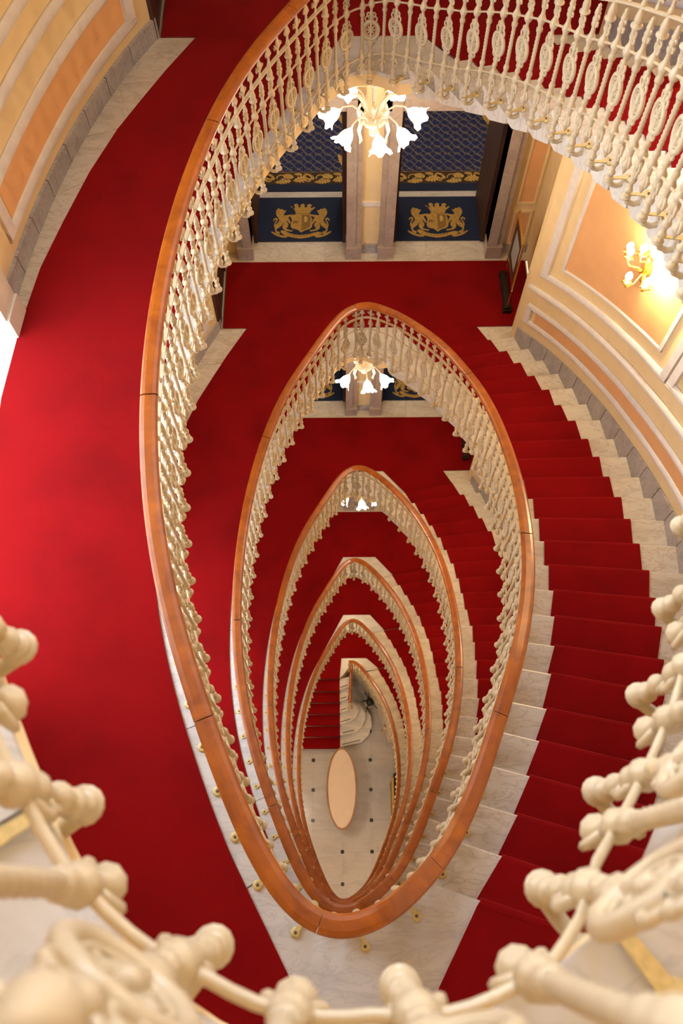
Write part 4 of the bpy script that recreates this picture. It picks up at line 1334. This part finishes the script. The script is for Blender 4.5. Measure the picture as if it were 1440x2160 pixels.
# small end balustrade with newel
nw = thing('stair_rail', 'short sloping wooden rail with round cream newel beside the lowest steps', 'handrail', (.22, 5.21, ZF[6] - 3 * .165))
zz = ZF[6] - 3 * .165
hp = [(.215 - .22 + .05, 6.17 - 5.21, ZR[6] - zz), (.0 + .03, 5.9 - 5.21, ZR[6] - zz - .06), (0, .3, 1.02), (0, .05, .94), (0, -.03, .91)]
MB().tube([hp[0], hp[1], hp[2], hp[3], hp[4]], [.045, .045, .045, .05, .04], 10, flat=.7).build('handrail', 'wood_rail', nw)
MB().lathe([(.075, 0), (.08, .03), (.06, .05), (.045, .08), (.06, .2), (.04, .3), (.035, .6), (.05, .7), (.06, .75), (.04, .8), (.05, .86), (.03, .9)], 14).build('newel', 'iron_cream', nw)
for yy, dz in ((.25, .16), (.55, .33), (.8, .49)):
    link('ornate_baluster', ME_A, nw, (0.02, yy, dz - .05), PI / 2)
n2 = thing('stair_rail', 'small dark wooden rail with cream newel going down beside the curved marble wall', 'handrail', (1.27, 4.58, ZG))
MB().tube([(-.15, .78, .62), (-.08, .5, .78), (0.02, .2, .9), (.02, .06, .95), (.0, .0, .93), (-.03, .04, .92)], [.035, .035, .038, .04, .035, .025], 8, flat=.7).build('handrail', 'wood_rail', n2)
MB().lathe([(.075, 0), (.08, .03), (.055, .06), (.045, .3), (.05, .6), (.06, .8), (.04, .88)], 12).build('newel', 'iron_cream', n2)
# oval table
tb = thing('oval_table', 'long oval table with cream top and brown wooden rim on the marble hall floor', 'table', (-.045, 2.86, ZG))
ov = lambda a, b, n=64: [(a * math.cos(2 * PI * i / n), b * math.sin(2 * PI * i / n)) for i in range(n)]
MB().prism(ov(.40, 1.10), .70, .752).build('table_top', 'cream_cloth', tb)
rim = MB()
A = ov(.40, 1.10); B = ov(.455, 1.155)
vs = [(x, y, z) for z in (.70, .758) for x, y in A] + [(x, y, z) for z in (.70, .758) for x, y in B]
n = 64
fs = []
for i in range(n):
    j = (i + 1) % n
    fs += [(i, j, n + j, n + i), (2 * n + i, 3 * n + i, 3 * n + j, 2 * n + j), (n + i, n + j, 3 * n + j, 3 * n + i), (i, 2 * n + i, 2 * n + j, j)]
rim.add(vs, fs).build('rim', 'wood_table', tb)
for y in (-.6, .6):
    MB().lathe([(.22, 0), (.22, .03), (.08, .06), (.05, .2), (.07, .4), (.05, .6), (.12, .70)], 14, (0, y, 0)).build('pedestal', 'wood_table', tb)
# plant with dark fronds in a black pot
pl = thing('potted_plant', 'black potted plant with drooping curled fronds beside the curved marble wall', 'plant', (.84, 5.42, ZG))
MB().lathe([(.10, 0), (.13, .03), (.15, .25), (.17, .32), (.15, .33), (.13, .30), (0, .29)], 16).build('pot', 'black', pl)
MB().lathe([(.155, .325), (.172, .33), (.172, .345), (.155, .35)], 18).build('pot_rim', 'white_paper', pl)
for i in range(11):
    a = 2 * PI * i / 11 + .3 * math.sin(i * 3); r = .22 + .14 * ((i * 7) % 5) / 5
    d = Vector((math.cos(a), math.sin(a), 0))
    MB().tube([Vector((0, 0, .3)), d * r * .4 + Vector((0, 0, .62)), d * r * .9 + Vector((0, 0, .66)), d * r * 1.1 + Vector((.03, .02, .5)), d * r * .95 + Vector((.05, .02, .44))], [.02, .022, .02, .016, .006], 6, flat=.5).build('frond', 'black_leaf', pl)
MB().sphere((0, 0, .52), .13, 12, 8, (1, 1, .8)).build('foliage_crown', 'black_leaf', pl)
# gilt framed mirror and dark planting along the right of the hall
gm = thing('leaning_mirror', 'tall gilt framed mirror at the right edge of the marble hall floor', 'mirror', (1.44, 2.42, ZG))
MB().box(-.03, .0, -.62, .62, 0, 1.2).build('mirror_panel', 'black', gm)
MB().box(-.05, .01, -.66, -.60, 0, 1.26).box(-.05, .01, .60, .66, 0, 1.26).box(-.05, .01, -.6, .6, 1.2, 1.26).box(-.05, .01, -.6, .6, 0, .06).build('mirror_frame', 'brass', gm)
bx = thing('planter', 'black trough of dark plants behind the gilt frame in the hall', 'plant', (1.58, 2.75, ZG))
MB().prism([(-.08, -.55), (.08, -.55), (.08, .55), (-.08, .55)], 0, .5).build('trough', 'black', bx)
for i in range(26):
    a = i * 2.4; x = .05 * math.cos(a); y = -.5 + i / 25.0
    MB().tube([(x, y, .48), (x + .04 * math.cos(a * 1.7), y + .05 * math.sin(a), .75), (x + .1 * math.cos(a * 1.7), y + .12 * math.sin(a), .95 + .1 * math.sin(i))], [.012, .02, .004], 5, flat=.4).build('leaf', 'black_leaf', bx)
# hall side walls below the lowest landing
struct('wall_near', MB().box(-3.2, 3.4, -2.3, -2.1, ZG, ZF[5]), 'plaster_yellow')
